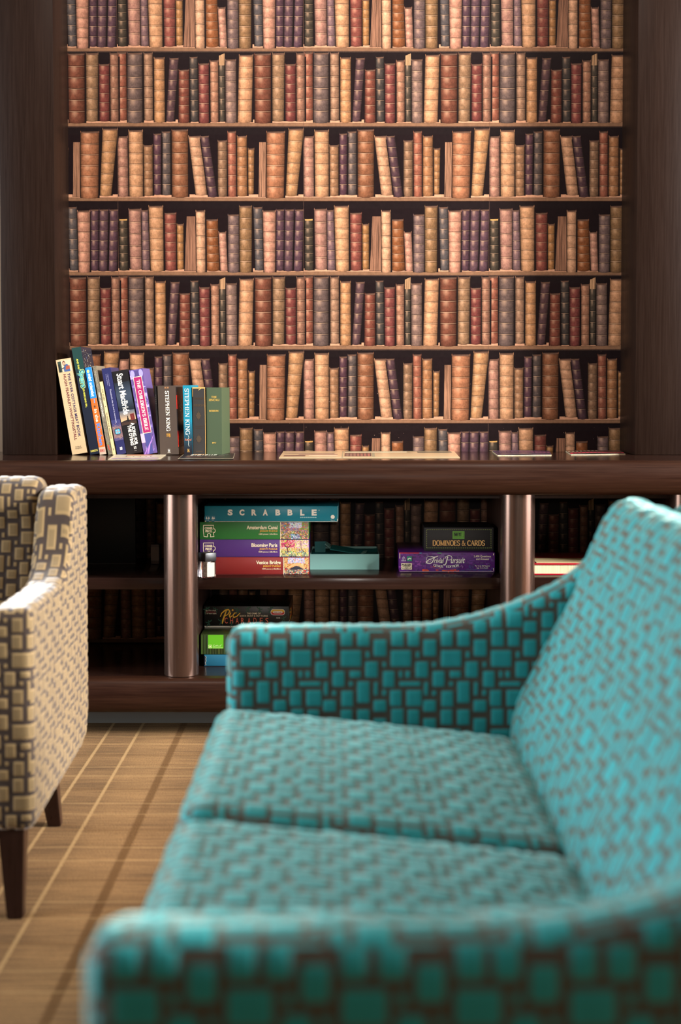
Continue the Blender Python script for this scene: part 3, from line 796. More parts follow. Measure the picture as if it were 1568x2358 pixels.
# ================================================================== PAPERS ON THE WORKTOP
def sheet(name, label, cat, corners, col, ink, th=.0012, z=0.):
    P = [atZ(*c, ZT+z) for c in corners]       # front-left, front-right, back-right, back-left
    cx = sum(p[0] for p in P)/4; cy = sum(p[1] for p in P)/4
    P = [(x-cx, y-cy) for x, y in P]
    root = thing(name, label, cat, (cx, cy, ZT+.0004+z))
    vs = [(x, y, 0) for x, y in P]+[(x, y, th) for x, y in P]
    mesh('sheet', vs, [(3,2,1,0),(4,5,6,7),(0,1,5,4),(1,2,6,5),(2,3,7,6),(3,0,4,7)], mat('paper_%d_%d_%d' % tuple(int(255*q**.45) for q in col), col, .35), root)
    k = Ink(.0002); ink(k)
    def T(u, v, o):
        a = Vector(P[0]).lerp(Vector(P[1]), u); b2 = Vector(P[3]).lerp(Vector(P[2]), u); q = a.lerp(b2, v)
        return (q.x, q.y, th+o)
    k.build('print', root, T=T)
    return root
def i1(k):
    k.rect(.05,.05,.95,.2,rgb(120,90,140)); k.rect(.2,.05,.7,.12,rgb(70,50,100)); k.rect(.25,.75,.75,.95,rgb(196,120,80))
    for x in (.28,.42,.55,.66,.75): k.disc(x,.55,.012,K_,.06)
sheet('leaflet', 'white leaflet with purple print at the worktop edge, in front of the leaning books', 'leaflet', ((249,1058.5),(369,1057.5),(383,1047.5),(264,1048)), rgb(196,182,154), i1)
def i2(k):
    k.rect(0,0,1,.05,rgb(190,180,150)); k.rect(0,0,.006,1,rgb(190,180,150)); k.rect(.994,0,1,1,rgb(190,180,150))
    for (a_, b_) in ((.16,.22),(.235,.27),(.285,.36),(.385,.405),(.43,.49),(.51,.53),(.555,.58),(.60,.66)): k.poly([(a_,.60),(b_,.64),(b_+.004,.86),(a_+.012,.84)], W_)
    k.rect(.74,.7,.88,.74,rgb(120,116,110)); k.rect(.1,.28,.4,.36,rgb(130,80,50)); k.rect(.45,.25,.8,.33,rgb(90,60,60))
    for i in range(4): k.rect(.1+.2*i,.48,.22+.2*i,.53,rgb(120,110,96))
sheet('flyer', 'black flyer with white lettering and pale rim in front of the green book', 'flyer', ((409,1058.3),(537,1057.6),(541,1045),(425,1045.5)), rgb(28,24,24), i2)
def i3(k):
    k.rect(0,0,1,.1,rgb(190,176,140)); k.rect(.345,0,.352,1,rgb(150,138,110)); k.rect(.36,.75,.98,.99,rgb(120,110,84)); k.rect(.36,.62,.72,.74,rgb(228,206,170)); k.rect(.78,.55,.98,.72,rgb(104,94,76))
    for i in range(26): k.rect(.40+.021*i,.84,.40+.021*i+random.uniform(.005,.014),.91,rgb(226,214,186))
    k.rect(.36,.18,.51,.55,rgb(98,70,60)); k.rect(.02,.2,.14,.32,rgb(108,76,64)); k.rect(.1,.38,.32,.46,rgb(150,110,96)); k.rect(.16,.2,.32,.3,rgb(206,182,150))
    k.rect(.515,.12,.53,.58,rgb(150,138,110)); k.rect(.355,.58,.74,.62,rgb(150,138,110)); k.rect(.02,.5,.3,.53,rgb(130,100,90))
    for i in range(7): k.rect(.37+.02*i,.2,.383+.02*i,.5,rgb(130+i*6,100,86))
sheet('newspaper', 'large open pale newspaper sheet lying in the middle of the worktop', 'newspaper', ((642,1056),(1059,1055),(1042,1036),(654,1038)), rgb(190,160,122), i3)
def brochure(label, corners, bodycol, inkf):
    P = [atZ(*c, ZT) for c in corners]
    cx = sum(p[0] for p in P)/4; cy = sum(p[1] for p in P)/4
    P = [Vector((x-cx, y-cy)) for x, y in P]
    root = thing('brochure', label, 'brochure', (cx, cy, ZT+.0005))
    n = 8
    def surf(lift, curl):
        vs = []
        for j in range(n+1):
            for i in range(2):
                v = j/n
                a = P[0].lerp(P[1], i); b2 = P[3].lerp(P[2], i); q = a.lerp(b2, v)
                vs.append((q.x, q.y, lift))
        return vs
    def leaf(nm, z0, z1, bulge, m):
        vs, fs = [], []
        nu = 10
        for z in (0, 1):
            for j in range(2):
                for i in range(nu+1):
                    u = i/nu
                    q = P[0].lerp(P[1], u).lerp(P[3].lerp(P[2], u), j)
                    zz = z0+(z1-z0)*z + bulge*math.sin(PI*min(1, u*1.2))*(1-.6*j)
                    vs.append((q.x, q.y, zz))
        w = nu+1
        for i in range(nu):
            fs += [(i, i+w, i+w+1, i+1), (2*w+i, 2*w+i+1, 3*w+i+1, 3*w+i), (i, i+1, 2*w+i+1, 2*w+i), (w+i, 3*w+i, 3*w+i+1, w+i+1)]
        fs += [(0, 2*w, 3*w, w), (w-1, 2*w-1, 4*w-1, 3*w-1)]
        return mesh(nm, vs, fs, m, root, smooth=False)
    leaf('pages', 0, .0014, 0., M_PAGES)
    leaf('cover', .0016, .0024, .0026, mat('brochure_'+label[:12].replace(' ', '_'), bodycol, .3))
    k = Ink(.0003); inkf(k)
    def T(u, v, o):
        q = P[0].lerp(P[1], u).lerp(P[3].lerp(P[2], u), v)
        return (q.x, q.y, .0025+.0026*math.sin(PI*min(1, u*1.2))*(1-.6*v)+o)
    k.build('print', root, T=T)
def i4(k):
    for i in range(14):
        x = i/14; k.rect(x+.003,.2,x+.06,.45,rgb(70+2*i,48,70)); k.rect(x+.003,.5,x+.06,.6,rgb(86,66,90))
        k.rect(x+.01,.84,x+.045,.92,rgb(220,206,180))
def i5(k):
    for i in range(14):
        x = i/14; k.rect(x+.003,.05,x+.06,.16,rgb(196,50,70)); k.rect(x+.005,.3,x+.05,.42,rgb(196,170,140) if i < 8 else rgb(120,60,56))
        k.rect(x+.01,.84,x+.05,.92,rgb(220,190,150)); k.rect(x+.003,.5,x+.06,.62,rgb(110,66,40))
brochure('dark purple folded brochure on the worktop, left of the two near the right upright', ((1146,1050),(1270,1049),(1262,1034.5),(1126,1035)), rgb(62,48,62), i4)
brochure('dark brochure with a red lower edge on the worktop, nearest the right upright', ((1315,1048),(1440,1046.5),(1420,1033.5),(1293,1034)), rgb(66,46,42), i5)

# ================================================================== GAME BOXES
YF = 3.96
def gbox(name, label, pxl, pxr, z0, hgt, dep, lidcol, traycol=None, yaw=0., Y=YF, split=.05, rough=.35, pyr=None):
    mid = (pxl+pxr)/2
    x0 = atY(pxl, 1300, Y)[0]; x1 = atY(pxr, 1300, Y)[0]
    cx = (x0+x1)/2; w = x1-x0
    root = thing(name, label, 'box', (cx, Y+dep/2, z0), (0, 0, R(yaw)))
    cm = lambda c: mat('card_%d_%d_%d' % tuple(int(255*q**.45) for q in c), c, rough)
    zl = hgt*split
    bm = bmesh.new(); bx(bm, -w/2, w/2, -dep/2, dep/2, zl, hgt, .0012, 2)
    frombm('lid', bm, cm(lidcol), root, angle=40)
    box('tray', -w/2+.0012, w/2-.0012, -dep/2+.0012, dep/2-.0012, 0, zl+.002, cm(traycol or tuple(q*.8 for q in lidcol)), root)
    root['_w'] = w
    y = -dep/2
    def P(px, py):                      # photo position on the front face -> local (u, v)
        a, z = atY(px, py, Y)
        if pyr: z = z0+hgt*(pyr[1]-py)/(pyr[1]-pyr[0])
        return a-cx, z-z0
    return root, P, y, w
def fin(root):
    if '_w' in root: del root['_w']
def ink_px(P):
    k = Ink()
    def pr(a, b, c_, d, col): p, q = P(a, d), P(c_, b); k.rect(p[0], p[1], q[0], q[1], col)
    def pt(s, a, b, c_, d, col, **kw): p, q = P(a, d), P(c_, b); k.text(s, p[0], p[1], q[0], q[1], col, **kw)
    return k, pr, pt
def jig(k, P, x0, y0, x1, y1, cut=None):
    """little jigsaw-piece outline emblem"""
    w, h_ = x1-x0, y1-y0
    def q(a, b): return P(x0+a*w, y0+b*h_)
    pts = [(0,0),(.82,0),(.78,.3)]+[(.82+.12*math.cos(R(a)), .47+.17*math.sin(R(a))) for a in range(-140, 150, 24)]+[(.78,.62),(.84,.98),(.55,1.0)]
    pts += [(.44+.13*math.cos(R(a)), .84+.13*math.sin(R(a))) for a in range(40, -230, -24)]+[(.33,1.0),(.04,.98),(0,.5),(0,0)]
    if cut: pts = [p for p in pts if p[1] <= cut] if False else pts
    k.line([q(*p) for p in pts], .0016, CREAM)
    a, b = q(.1, .36), q(.72, .16); k.text('CORNER', a[0], a[1], b[0], b[1], CREAM, bold=.03)
    a, b = q(.16, .62), q(.66, .42); k.text('PIECE', a[0], a[1], b[0], b[1], CREAM, bold=.03)
def dabs(k, P, x0, y0, x1, y1, fn, n=900, s=(1.3, 3.6)):
    a, b = P(x0, y1), P(x1, y0); k.rect(a[0], a[1], b[0], b[1], fn(.5, .5))
    for i in range(n):
        px = random.uniform(x0, x1); py = random.uniform(y0, y1)
        w, h_ = random.uniform(*s)/2, random.uniform(*s)/2.6
        q0 = P(max(x0, px-w), min(y1, py+h_)); q1 = P(min(x1, px+w), max(y0, py-h_))
        k.rect(q0[0], q0[1], q1[0], q1[1], fn((px-x0)/(x1-x0), (py-y0)/(y1-y0)))
rc = random.choice
def j(c, d=22): return rgb(*[max(0, min(255, q+random.randint(-d, d))) for q in c])
def amsterdam(x, y):
    if y < .32 and .3 < x < .75: return j(rc([(190,206,226),(226,214,206),(206,196,210)]))
    if y < .5 and (x < .28): return j(rc([(176,92,70),(90,120,160),(214,160,120),(110,140,60)]))
    if y < .5 and x > .62: return j(rc([(120,156,60),(150,170,80),(190,110,90)]))
    if y < .55: return j(rc([(196,120,90),(190,170,150),(140,110,150)]))
    if .35 < x < .7 and y > .72: return j(rc([(120,160,190),(180,200,206),(90,120,130)]))
    return j(rc([(150,150,70),(206,170,90),(190,90,80),(120,96,70),(90,120,60),(220,196,150)]))
def paris(x, y):
    if y < .45 and x < .5: return j(rc([(196,50,96),(214,76,120),(170,40,80),(226,150,150)]))
    if y < .5: return j(rc([(236,196,150),(226,170,160),(206,170,196),(240,206,160)]))
    if y < .66: return j(rc([(226,190,110),(214,170,96),(190,170,120)]))
    return j(rc([(206,176,96),(110,120,90),(150,170,150),(90,96,80),(220,196,140)]))
def venice(x, y):
    if y < .34 and .15 < x < .85: return j(rc([(130,160,206),(200,180,206),(226,190,190)]))
    if y < .6 and (x < .35 or x > .8): return j(rc([(206,150,90),(176,110,60),(226,180,120)]))
    if y < .6: return j(rc([(214,166,110),(190,136,80),(226,190,150)]))
    return j(rc([(70,60,56),(196,50,50),(110,110,90),(180,160,130),(60,80,90),(206,190,170)]))
HB = .0490
ZV = ZS+.0005
def puzzle(label, title, col, zc, y0, y1, divx, tx0, picfn, emblem=True):
    root, P, yf, w = gbox('puzzle_box', label, 460, 711.5, zc, HB, .235, col, tuple(q*.7 for q in col), split=.03, pyr=(y0, y1))
    k, pr, pt = ink_px(P)
    dabs(k, P, divx, y0+.8, 710.5, y1-1.4, picfn)
    if picfn is paris:
        e = lambda a, b: P(divx+a*60, y0+b*40)
        k.poly([e(.70,.66), e(.74,.66), e(.765,.35), e(.775,.08), e(.785,.35), e(.81,.66), e(.85,.66), e(.80,.42), e(.785,.06), e(.765,.06), e(.75,.42)], rgb(128,100,112))
        k.line([e(.28,.7), e(.24,.45), e(.12,.25)], .0022, rgb(90,40,50)); k.line([e(.25,.5), e(.4,.28)], .0015, rgb(90,40,50))
    if picfn is venice:
        e = lambda a, b: P(divx+a*56, y0+b*40)
        k.line([e(.15+.7*i/10, .66-.24*math.sin(PI*i/10)) for i in range(11)], .0055, rgb(206,160,104))
        k.poly([e(.25,.72)]+[e(.25+.5*i/8, .68-.16*math.sin(PI*i/8)) for i in range(9)]+[e(.75,.72)], rgb(44,44,52))
    k.build('picture', root, yf)
    k, pr, pt = ink_px(P)
    pr(divx-2, y0+.5, divx, y1-.8, CREAM)
    tr = divx-8
    pt(title, tx0, y0+8.2, tr, y0+(19.2 if 'g' in title else 16.8), CREAM, bold=.02)
    pt('JIGSAW PUZZLE', tr-41, y0+18.8, tr, y0+24, rgb(214,160,60), bold=.02)
    pt('1000 pieces | 68x48cm', tr-43, y0+26, tr, y0+30.2, CREAM)
    if emblem: jig(k, P, 468.5, y0+7.5, 497.5, y0+34)
    k.build('lettering', root, yf); fin(root)
puzzle('dark red jigsaw box with a bridge picture, lowest of the puzzle stack', 'Venice Bridge', rgb(118,31,29), ZV, 1284, 1325.5, 654.5, 590, venice, False)
puzzle('purple jigsaw box with pink tree and tower picture, middle of the puzzle stack', 'Blooming Paris', rgb(72,40,104), ZV+HB+.0005, 1243.5, 1283, 646.5, 579, paris)
puzzle('green jigsaw box with a canal picture, directly under the blue-teal word game', 'Amsterdam Canal', rgb(42,108,50), ZV+2*(HB+.0005), 1202.5, 1242.5, 647, 568, amsterdam)
# word game box
root, P, yf, w = gbox('word_game_box', 'long blue-teal game box with spaced white capitals on top of the puzzle stack', 472, 779.5, ZV+3*(HB+.0005), .0441, .20, rgb(16,124,142), rgb(230,220,200), yaw=-.6, split=.02, pyr=(1162.5, 1199))
k, pr, pt = ink_px(P)
for ch, a in zip('SCRABBLE', (525,552,580,606,635,663,692,718.5)):
    pt(ch, a, 1170.5, a+(11.5 if ch != 'L' else 10), 1184.5, W_, bold=.055)
pr(692, 1188.2, 730, 1189.4, rgb(120,180,186))
for i in range(9): pr(692+i*4.3, 1187.4, 694.6+i*4.3, 1189.9, rgb(150,200,204))
q = P(767, 1187.5); k.disc(q[0], q[1], .0056, W_); pt('Games', 762.5, 1193.8, 771.5, 1196, W_); q = P(735.6, 1172); k.disc(q[0], q[1], .0011, W_)
for a in (479, 491.5):
    q = P(a, 1191); k.disc(q[0], q[1], .0098, rgb(14,104,122))
    for d in ((-2.6, 2.6) if a < 485 else (-1.6, 2)):
        q = P(a+d, 1188.6); k.disc(q[0], q[1], .0014, W_); pr(a+d-1.8, 1190.3, a+d+1.8, 1192.6, W_)
    pt('2-4' if a < 485 else '10+', a-2.8, 1193.6, a+2.8, 1196.2, W_)
pr(472.5, 1196.5, 474.5, 1199, rgb(220,206,180)); pr(777, 1192, 779.2, 1197, rgb(220,206,180)); pr(778.6, 1162, 779.2, 1194, rgb(200,210,200))
k.build('lettering', root, yf); fin(root)

# quiz game box + dominoes box
root, P, yf, w = gbox('quiz_game_box', 'purple quiz game box with white script title, under the black dominoes box', 920, 1140.5, ZV, .0563, .265, rgb(92,34,116), rgb(60,24,80), yaw=-.6, Y=4.01, split=.03, pyr=(1273, 1319))
k, pr, pt = ink_px(P)
for i in range(260):
    px = random.uniform(922, 1136); py = random.uniform(1276, 1317)
    q = rc([(98,36,120),(84,30,108),(108,42,130),(76,30,100)])
    d = math.hypot((px-1010)/45, (py-1318)/12)
    if d < 1: q = rc([(214,66,34),(226,84,36),(190,48,52)])
    elif px < 970 and abs((py-1296)-(970-px)*.3) < 8: q = rc([(140,60,150),(120,50,140)])
    elif px > 1040 and py > 1300: q = rc([(52,30,96),(60,36,104)])
    s1 = random.uniform(3, 9); pr(px-s1/2, py-1.6, min(px+s1/2, 1138), py+1.6, j(q, 6))
pr(920.5, 1273.2, 967, 1275, rgb(206,40,36)); pr(967, 1273.2, 972, 1275, rgb(90,160,190)); pr(1008, 1273.2, 1018, 1275, rgb(90,160,110))
k.build('picture', root, yf)
k, pr, pt = ink_px(P)
k.o = .0012
wp = lambda pts: [P(a, b) for a, b in pts]
# banner
k.line(wp([(993,1305),(1000,1308.5),(1014,1311.5),(1030,1312.5),(1046,1310.5),(1058,1306.5),(1066,1303)]), .0042, rgb(96,44,110))
for sx in (993, 1064): k.line(wp([(sx-1,1302),(sx+3,1306),(sx+1,1309)]), .0035, rgb(120,60,130))
# script title: swash capitals drawn as pen strokes, the rest slanted letters
k.line(wp([(982,1298),(984,1293),(990,1289),(996,1287),(1002,1284),(1009,1281.5)]), .0018, W_)
k.line(wp([(994,1283),(988,1281.5),(984,1284),(983,1289),(986,1294),(991,1294.5),(994,1291),(992,1287.5),(988,1288.5),(988,1292)]), .0010, W_)
k.line(wp([(994,1282),(1000,1284),(1005,1283),(1010,1281)]), .0020, W_)
k.line(wp([(1002,1283),(999,1290),(996,1296),(991,1298.5),(985,1297.5),(982,1293)]), .0026, W_)
k.line(wp([(1032,1282),(1030,1290),(1028,1298),(1025,1302),(1022,1301)]), .0028, W_)
k.line(wp([(1026,1287),(1028,1282),(1034,1279.5),(1040,1281),(1042,1286),(1038,1290),(1032,1290),(1030,1287),(1033,1284)]), .0016, W_)
pt('rivial', 1000, 1285, 1024, 1297.5, W_, shear=.35, bold=.01)
pt('ursuit', 1039, 1284.5, 1072, 1297.5, W_, shear=.35, bold=.01)
i0 = len(k.v)
pt('GENUS', 999, 1299.3, 1021.5, 1305, W_, serif=True, thk=1.2); pt('EDITION', 1028, 1299.3, 1058, 1305, W_, serif=True, thk=1.2)
c0 = P(1029, 1300); 
k.warp(i0, lambda a, b: (a, b-.0042*(1-((a-c0[0])/.036)**2)))
pt('2,400 Questions', 1092, 1279, 1131, 1284.5, CREAM, bold=.01); pt('and Answers', 1097, 1285.5, 1127, 1290, CREAM, bold=.01)
pt('For 2 to 36 Players', 1095, 1302, 1128, 1306.3, CREAM); pt('Age 15 to Adult', 1098, 1307, 1125, 1310.6, CREAM)
pr(938, 1281.5, 949.5, 1293, rgb(40,130,104)); k.line(wp([(940,1289),(944,1286),(948,1288)]), .003, W_)
k.line(wp([(927,1292),(928,1285),(930.5,1282),(933,1285),(934.5,1292)]), .0012, rgb(190,170,196)); pr(925, 1291.5, 936, 1293, rgb(190,170,196)); pr(930, 1284, 931.5, 1291, rgb(190,170,196))
pr(925, 1297.5, 949.5, 1312.5, CREAM); pt('PARKER', 926.5, 1299, 948, 1304.3, K_, bold=.05)
for r_ in (2.2, 5, 8.2): k.line(wp([(937+r_*1.3*math.cos(R(a)), 1308+r_*.45*math.sin(R(a))) for a in range(0, 361, 30)]), .0011, K_)
pr(921, 1275, 922.4, 1287, CREAM); pr(1136.5, 1275, 1138.3, 1279, CREAM); pr(1137, 1309, 1138.2, 1315, CREAM); pr(922, 1316.2, 1137, 1317.2, rgb(190,160,170))
k.build('lettering', root, yf); fin(root)
root, P, yf, w = gbox('dominoes_box', 'black box with gold capitals and dashed green border on the purple quiz box', 977.5, 1137, ZV+.0569, .0678, .165, rgb(30,27,26), None, yaw=-.5, split=.0, Y=4.04, rough=.5, pyr=(1217, 1272))
k, pr, pt = ink_px(P)
dash = rgb(150,160,80)
x = 983
while x < 1131: pr(x, 1221.5, x+2.2, 1222.5, dash); pr(x, 1264, x+2.2, 1265, dash); x += 4.2
y = 1224
while y < 1263: pr(982.6, y, 983.6, y+2, dash); pr(1130.4, y, 1131.4, y+2, dash); y += 4.2
pr(1042.5, 1225.5, 1070, 1243.5, rgb(106,168,56)); pr(1044.5, 1227.3, 1064, 1238.3, rgb(84,140,44)); pt('M-Y', 1046, 1229.2, 1063, 1236.6, K_, serif=True, thk=1.8); pt('TRADITIONAL', 1044, 1239.5, 1064, 1242.5, rgb(60,96,36)); pt('GAMES', 1066, 1227, 1069, 1242, rgb(60,96,36), rot=-90)
pt('DOMINOES & CARDS', 996.5, 1246.5, 1117, 1260, rgb(226,172,100), serif=True, thk=1.35)
k.build('lettering', root, yf); fin(root)

# lower shelf boxes
ZB0 = ZBASE+.0005
root, P, yf, w = gbox('flat_box', 'flat blue box with a torn left corner, lowest on the bottom board', 469, 640, ZB0, .0318, .2, rgb(40,110,138), rgb(30,84,108), Y=4.0, split=.03, pyr=(1512, 1538))
k, pr, pt = ink_px(P); pr(470, 1514, 473.5, 1535, rgb(20,26,36))
pts = [(473,1514),(475,1518),(473.5,1521),(475,1526),(472.5,1530),(474.5,1535),(473,1535)]
k.line(wp2 := [P(a, b) for a, b in pts], .0008, W_); k.build('torn_corner', root, yf); fin(root)
root, P, yf, w = gbox('gift_box', 'dark green box with a bright green square label, on the flat blue box', 461.5, 640, ZB0+.0323, .0575, .21, rgb(48,60,28), None, Y=4.005, split=.0, pyr=(1463, 1510))
k, pr, pt = ink_px(P)
for i in range(26): pr(463+i*6.5, 1465, 463+i*6.5+random.uniform(2, 5), 1509, j((52,64,30), 8))
pr(479, 1464, 514.5, 1496, rgb(92,172,30)); pr(480.3, 1487.5, 488, 1495, rgb(206,226,150)); k.frame(*P(481.5,1494), *P(487,1488.5), .0012, rgb(92,150,40)); k.line([P(*p) for p in ((494,1487),(491,1488.5),(493,1490),(490.5,1491.5),(495,1491),(496.5,1488.5),(496.5,1491),(499,1488),(498.5,1491),(501.5,1487.5),(500.5,1491),(503,1489.5),(504,1491),(506,1489.5),(507,1491),(509.5,1486.5))], .0009, rgb(222,232,180)); pr(490, 1494, 513, 1495, rgb(190,220,140))
k.build('label', root, yf); fin(root)
root, P, yf, w = gbox('party_game_box', 'black drawing-game box with yellow script, on the dark green box', 471, 667, ZB0+.0904, .0628, .225, rgb(26,24,20), rgb(226,214,190), yaw=-1.2, Y=4.115, split=.07, pyr=(1396, 1446))
k, pr, pt = ink_px(P); k.o = .0006
for cx, cy, s1, fl in ((477,1404,1,1),(498,1404,.8,-1),(524,1402,.8,1),(548,1405,1,-1),(573,1402,.9,1),(600,1403,.9,-1),(625,1402,.9,1),(482,1434,1,1),(511,1432,.9,-1),(535,1436,.8,1),(655,1424,.8,1)):
    gq = rgb(24,72,52)
    q = P(cx, cy-4*s1); k.disc(q[0], q[1], .0018*s1, gq)
    for path in (((0,-2),(1,3),(4,9)), ((1,3),(-3,6),(-4,10)), ((0,-1),(5,-3),(7,-6)), ((0,-1),(-4,1),(-7,-1))):
        k.line([P(cx+fl*a*s1, cy+b_*s1) for a, b_ in path], .003*s1, gq)
yl, og = rgb(232,176,48), rgb(226,104,74)
k.line([P(*p) for p in ((523,1407),(519,1418),(515,1430),(513.5,1437))], .0052, yl, True)
k.line([P(*p) for p in ((509,1421),(512,1413),(520,1406),(528,1404),(531,1408),(527,1415),(519,1420))], .0042, yl, True)
k.line([P(*p) for p in ((533,1411),(530,1419),(531,1422.5),(536,1419))], .0036, yl); q = P(537.5, 1405.5); k.disc(q[0], q[1], .0026, yl)
k.line([P(*p) for p in ((547,1412),(542,1412),(538,1418),(540,1422.5),(547,1420),(555,1412))], .0038, yl, True)
for ch, a in zip('CHARADES', (519,531.5,544.5,557,572,585.5,600,613)): pt(ch, a, 1423, a+7, 1436.5, og, bold=.01)
pt('THE GAME OF', 570.5, 1411, 602, 1415, CREAM, bold=.01); pt('QUICK DRAW & FAST TURNS', 553.5, 1417, 618.5, 1421.3, CREAM, bold=.01)
pt('age 8 to adult', 475, 1404.5, 499, 1408.5, CREAM); pr(475.5, 1409.5, 499.5, 1410.5, rgb(190,60,60)); pt('2 or more teams', 475, 1411.5, 500, 1415, CREAM)
cxl, cyl = 641.5, 1410
k.poly([P(cxl+dx*11+5.5*math.cos(R(a)), cyl+7*math.sin(R(a))) for dx, rng in ((1, range(-90, 91, 30)), (-1, range(90, 271, 30))) for a in rng], W_)
k.poly([P(cxl+dx*11+4.6*math.cos(R(a)), cyl+6*math.sin(R(a))) for dx, rng in ((1, range(-90, 1, 30)), (-1, range(180, 271, 30))) for a in rng], rgb(226,176,40))
k.poly([P(cxl+dx*11+4.6*math.cos(R(a)), cyl+6*math.sin(R(a))) for dx, rng in ((1, range(0, 91, 30)), (-1, range(90, 181, 30))) for a in rng], rgb(190,36,44))
k.poly([P(cxl+dx*8+3*math.cos(R(a)), cyl+2.6*math.sin(R(a))) for dx, rng in ((1, range(-90, 91, 30)), (-1, range(90, 271, 30))) for a in rng], W_)
pt('SPEARS GAMES', cxl-9, cyl-1.3, cxl+9, cyl+1.3, rgb(150,30,40), bold=.03); pt('4205', 637.5, 1421.5, 647, 1425, rgb(206,200,186))
k.build('lettering', root, yf)
k = Ink()
k.rect(-.111, .005, -.106, .055, W_)
for i in range(18): k.line([(-.10+random.uniform(0, .2), random.uniform(.01, .05)) for _ in range(2)], .004, rc([yl, og, W_]))
k.build('picture', root, T=lambda u, v, o: (w/2+o, u, v)); fin(root)

# open teal carton
xc0, xc1 = atY(714, 1300, 4.07)[0], atY(873, 1300, 4.07)[0]
cw = xc1-xc0; cd = .20; ch_ = atY(714, 1276, 4.07)[1]-ZV
ct = thing('carton', 'open empty turquoise carton with loose folded flaps, right of the puzzle stack', 'carton', ((xc0+xc1)/2, 4.07+cd/2, ZV))
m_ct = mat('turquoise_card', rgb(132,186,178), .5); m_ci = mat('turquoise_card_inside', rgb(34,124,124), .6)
bm = bmesh.new(); tk = .0025
bx(bm, -cw/2, cw/2, -cd/2, -cd/2+tk, 0, ch_); bx(bm, -cw/2, cw/2, cd/2-tk, cd/2, 0, ch_)
bx(bm, -cw/2, -cw/2+tk, -cd/2+tk, cd/2-tk, 0, ch_); bx(bm, cw/2-tk, cw/2, -cd/2+tk, cd/2-tk, 0, ch_); bx(bm, -cw/2+tk, cw/2-tk, -cd/2+tk, cd/2-tk, 0, tk)
frombm('body', bm, m_ct, ct)
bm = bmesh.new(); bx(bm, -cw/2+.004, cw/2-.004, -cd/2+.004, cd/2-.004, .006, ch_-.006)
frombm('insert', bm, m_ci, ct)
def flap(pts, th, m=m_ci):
    bm = bmesh.new(); a = [bm.verts.new(p) for p in pts]; f0 = bm.faces.new(a); bm.normal_update()
    r = bmesh.ops.solidify(bm, geom=[f0], thickness=th)
    frombm('flap', bm, m, ct)
def PF(px, py, dy):                                   # on the carton, dy behind its front
    a, z = atY(px, py, 4.07+dy); return (a-(xc0+xc1)/2, dy-cd/2, z-ZV)
flap([PF(725,1273,.10), PF(749,1273,.10), PF(750,1246.5,.105), PF(724.5,1247,.105)], .003)
flap([PF(749,1252,.09), PF(759,1260.5,.09), PF(762,1254,.115), PF(752,1246.5,.115)], .003, m_ct)
flap([PF(760,1264,.07), PF(830,1275.5,.07), PF(843,1267,.11), PF(764,1254,.11)], .003)
flap([PF(830,1275,.05), PF(843,1272,.07), PF(846,1267,.10), PF(836,1269,.08)], .002, m_ct)
flap([PF(838,1274,.10), PF(868,1272,.10), PF(868,1262,.14), PF(842,1264.5,.14)], .003)

# dice jar
xj, zj = atY(477.5, 1331, 3.905)
jr = thing('dice_jar', 'small clear plastic jar with a black lid in front of the red jigsaw box', 'jar', (xj, 3.905-.0005, ZV), (0, 0, R(38)))
M_CLR = mat('clear_plastic', (.95,.95,.98), .08, Transmission_Weight=1.0, IOR=1.3)
jh = .0455; js = .0175
bm = bmesh.new(); bx(bm, -js, js, -js, js, 0, jh, .003, 2); frombm('body', bm, M_CLR, jr, angle=40)
bm = bmesh.new(); bx(bm, -js-.001, js+.001, -js-.001, js+.001, jh, jh+.024, .0025, 2); frombm('lid', bm, mat('black_cap', rgb(26,26,28), .35), jr, angle=40)
k = Ink(.0003); k.rect(-.012, .004, .012, .042, rgb(160,150,138))
for i in range(5): k.rect(-.006+i*.002, .03+.001*(i % 3), -.005+i*.002, .034, rgb(150,140,190))
k.build('label', jr, -js)
M_DIE = mat('white_die', rgb(200,190,176), .35)
def die(i, z, pips, az):
    d = .0135
    labs = ['white die lowest in the clear jar', 'white die above the lowest in the clear jar', 'topmost white die in the clear jar']
    r = thing('die', labs[i], 'die', (xj, 3.9045, ZV+z), (0, 0, R(az)), 'dice in the clear jar')
    bm = bmesh.new(); bx(bm, -d/2, d/2, -d/2, d/2, 0, d, .0012, 2); frombm('body', bm, M_DIE, r, angle=40)
    q = Ink(.0002)
    P9 = {5: [(-1,-1),(1,-1),(0,0),(-1,1),(1,1)], 3: [(-1,-1),(0,0),(1,1)], 6: [(-1,-1),(-1,0),(-1,1),(1,-1),(1,0),(1,1)]}
    for a, b_ in P9[pips]: q.disc(a*.0037, d/2+b_*.0037, .0013, K_)
    q.build('pips', r, -d/2)
    q = Ink(.0002)
    for a, b_ in P9[3]: q.disc(a*.0037, d/2+b_*.0037, .0013, K_)
    q.build('pips', r, T=lambda u, v, o: (-d/2-o, u, v))
die(0, .0022, 5, 38); die(1, .0162, 6, 36); die(2, .0302, 3, 41)

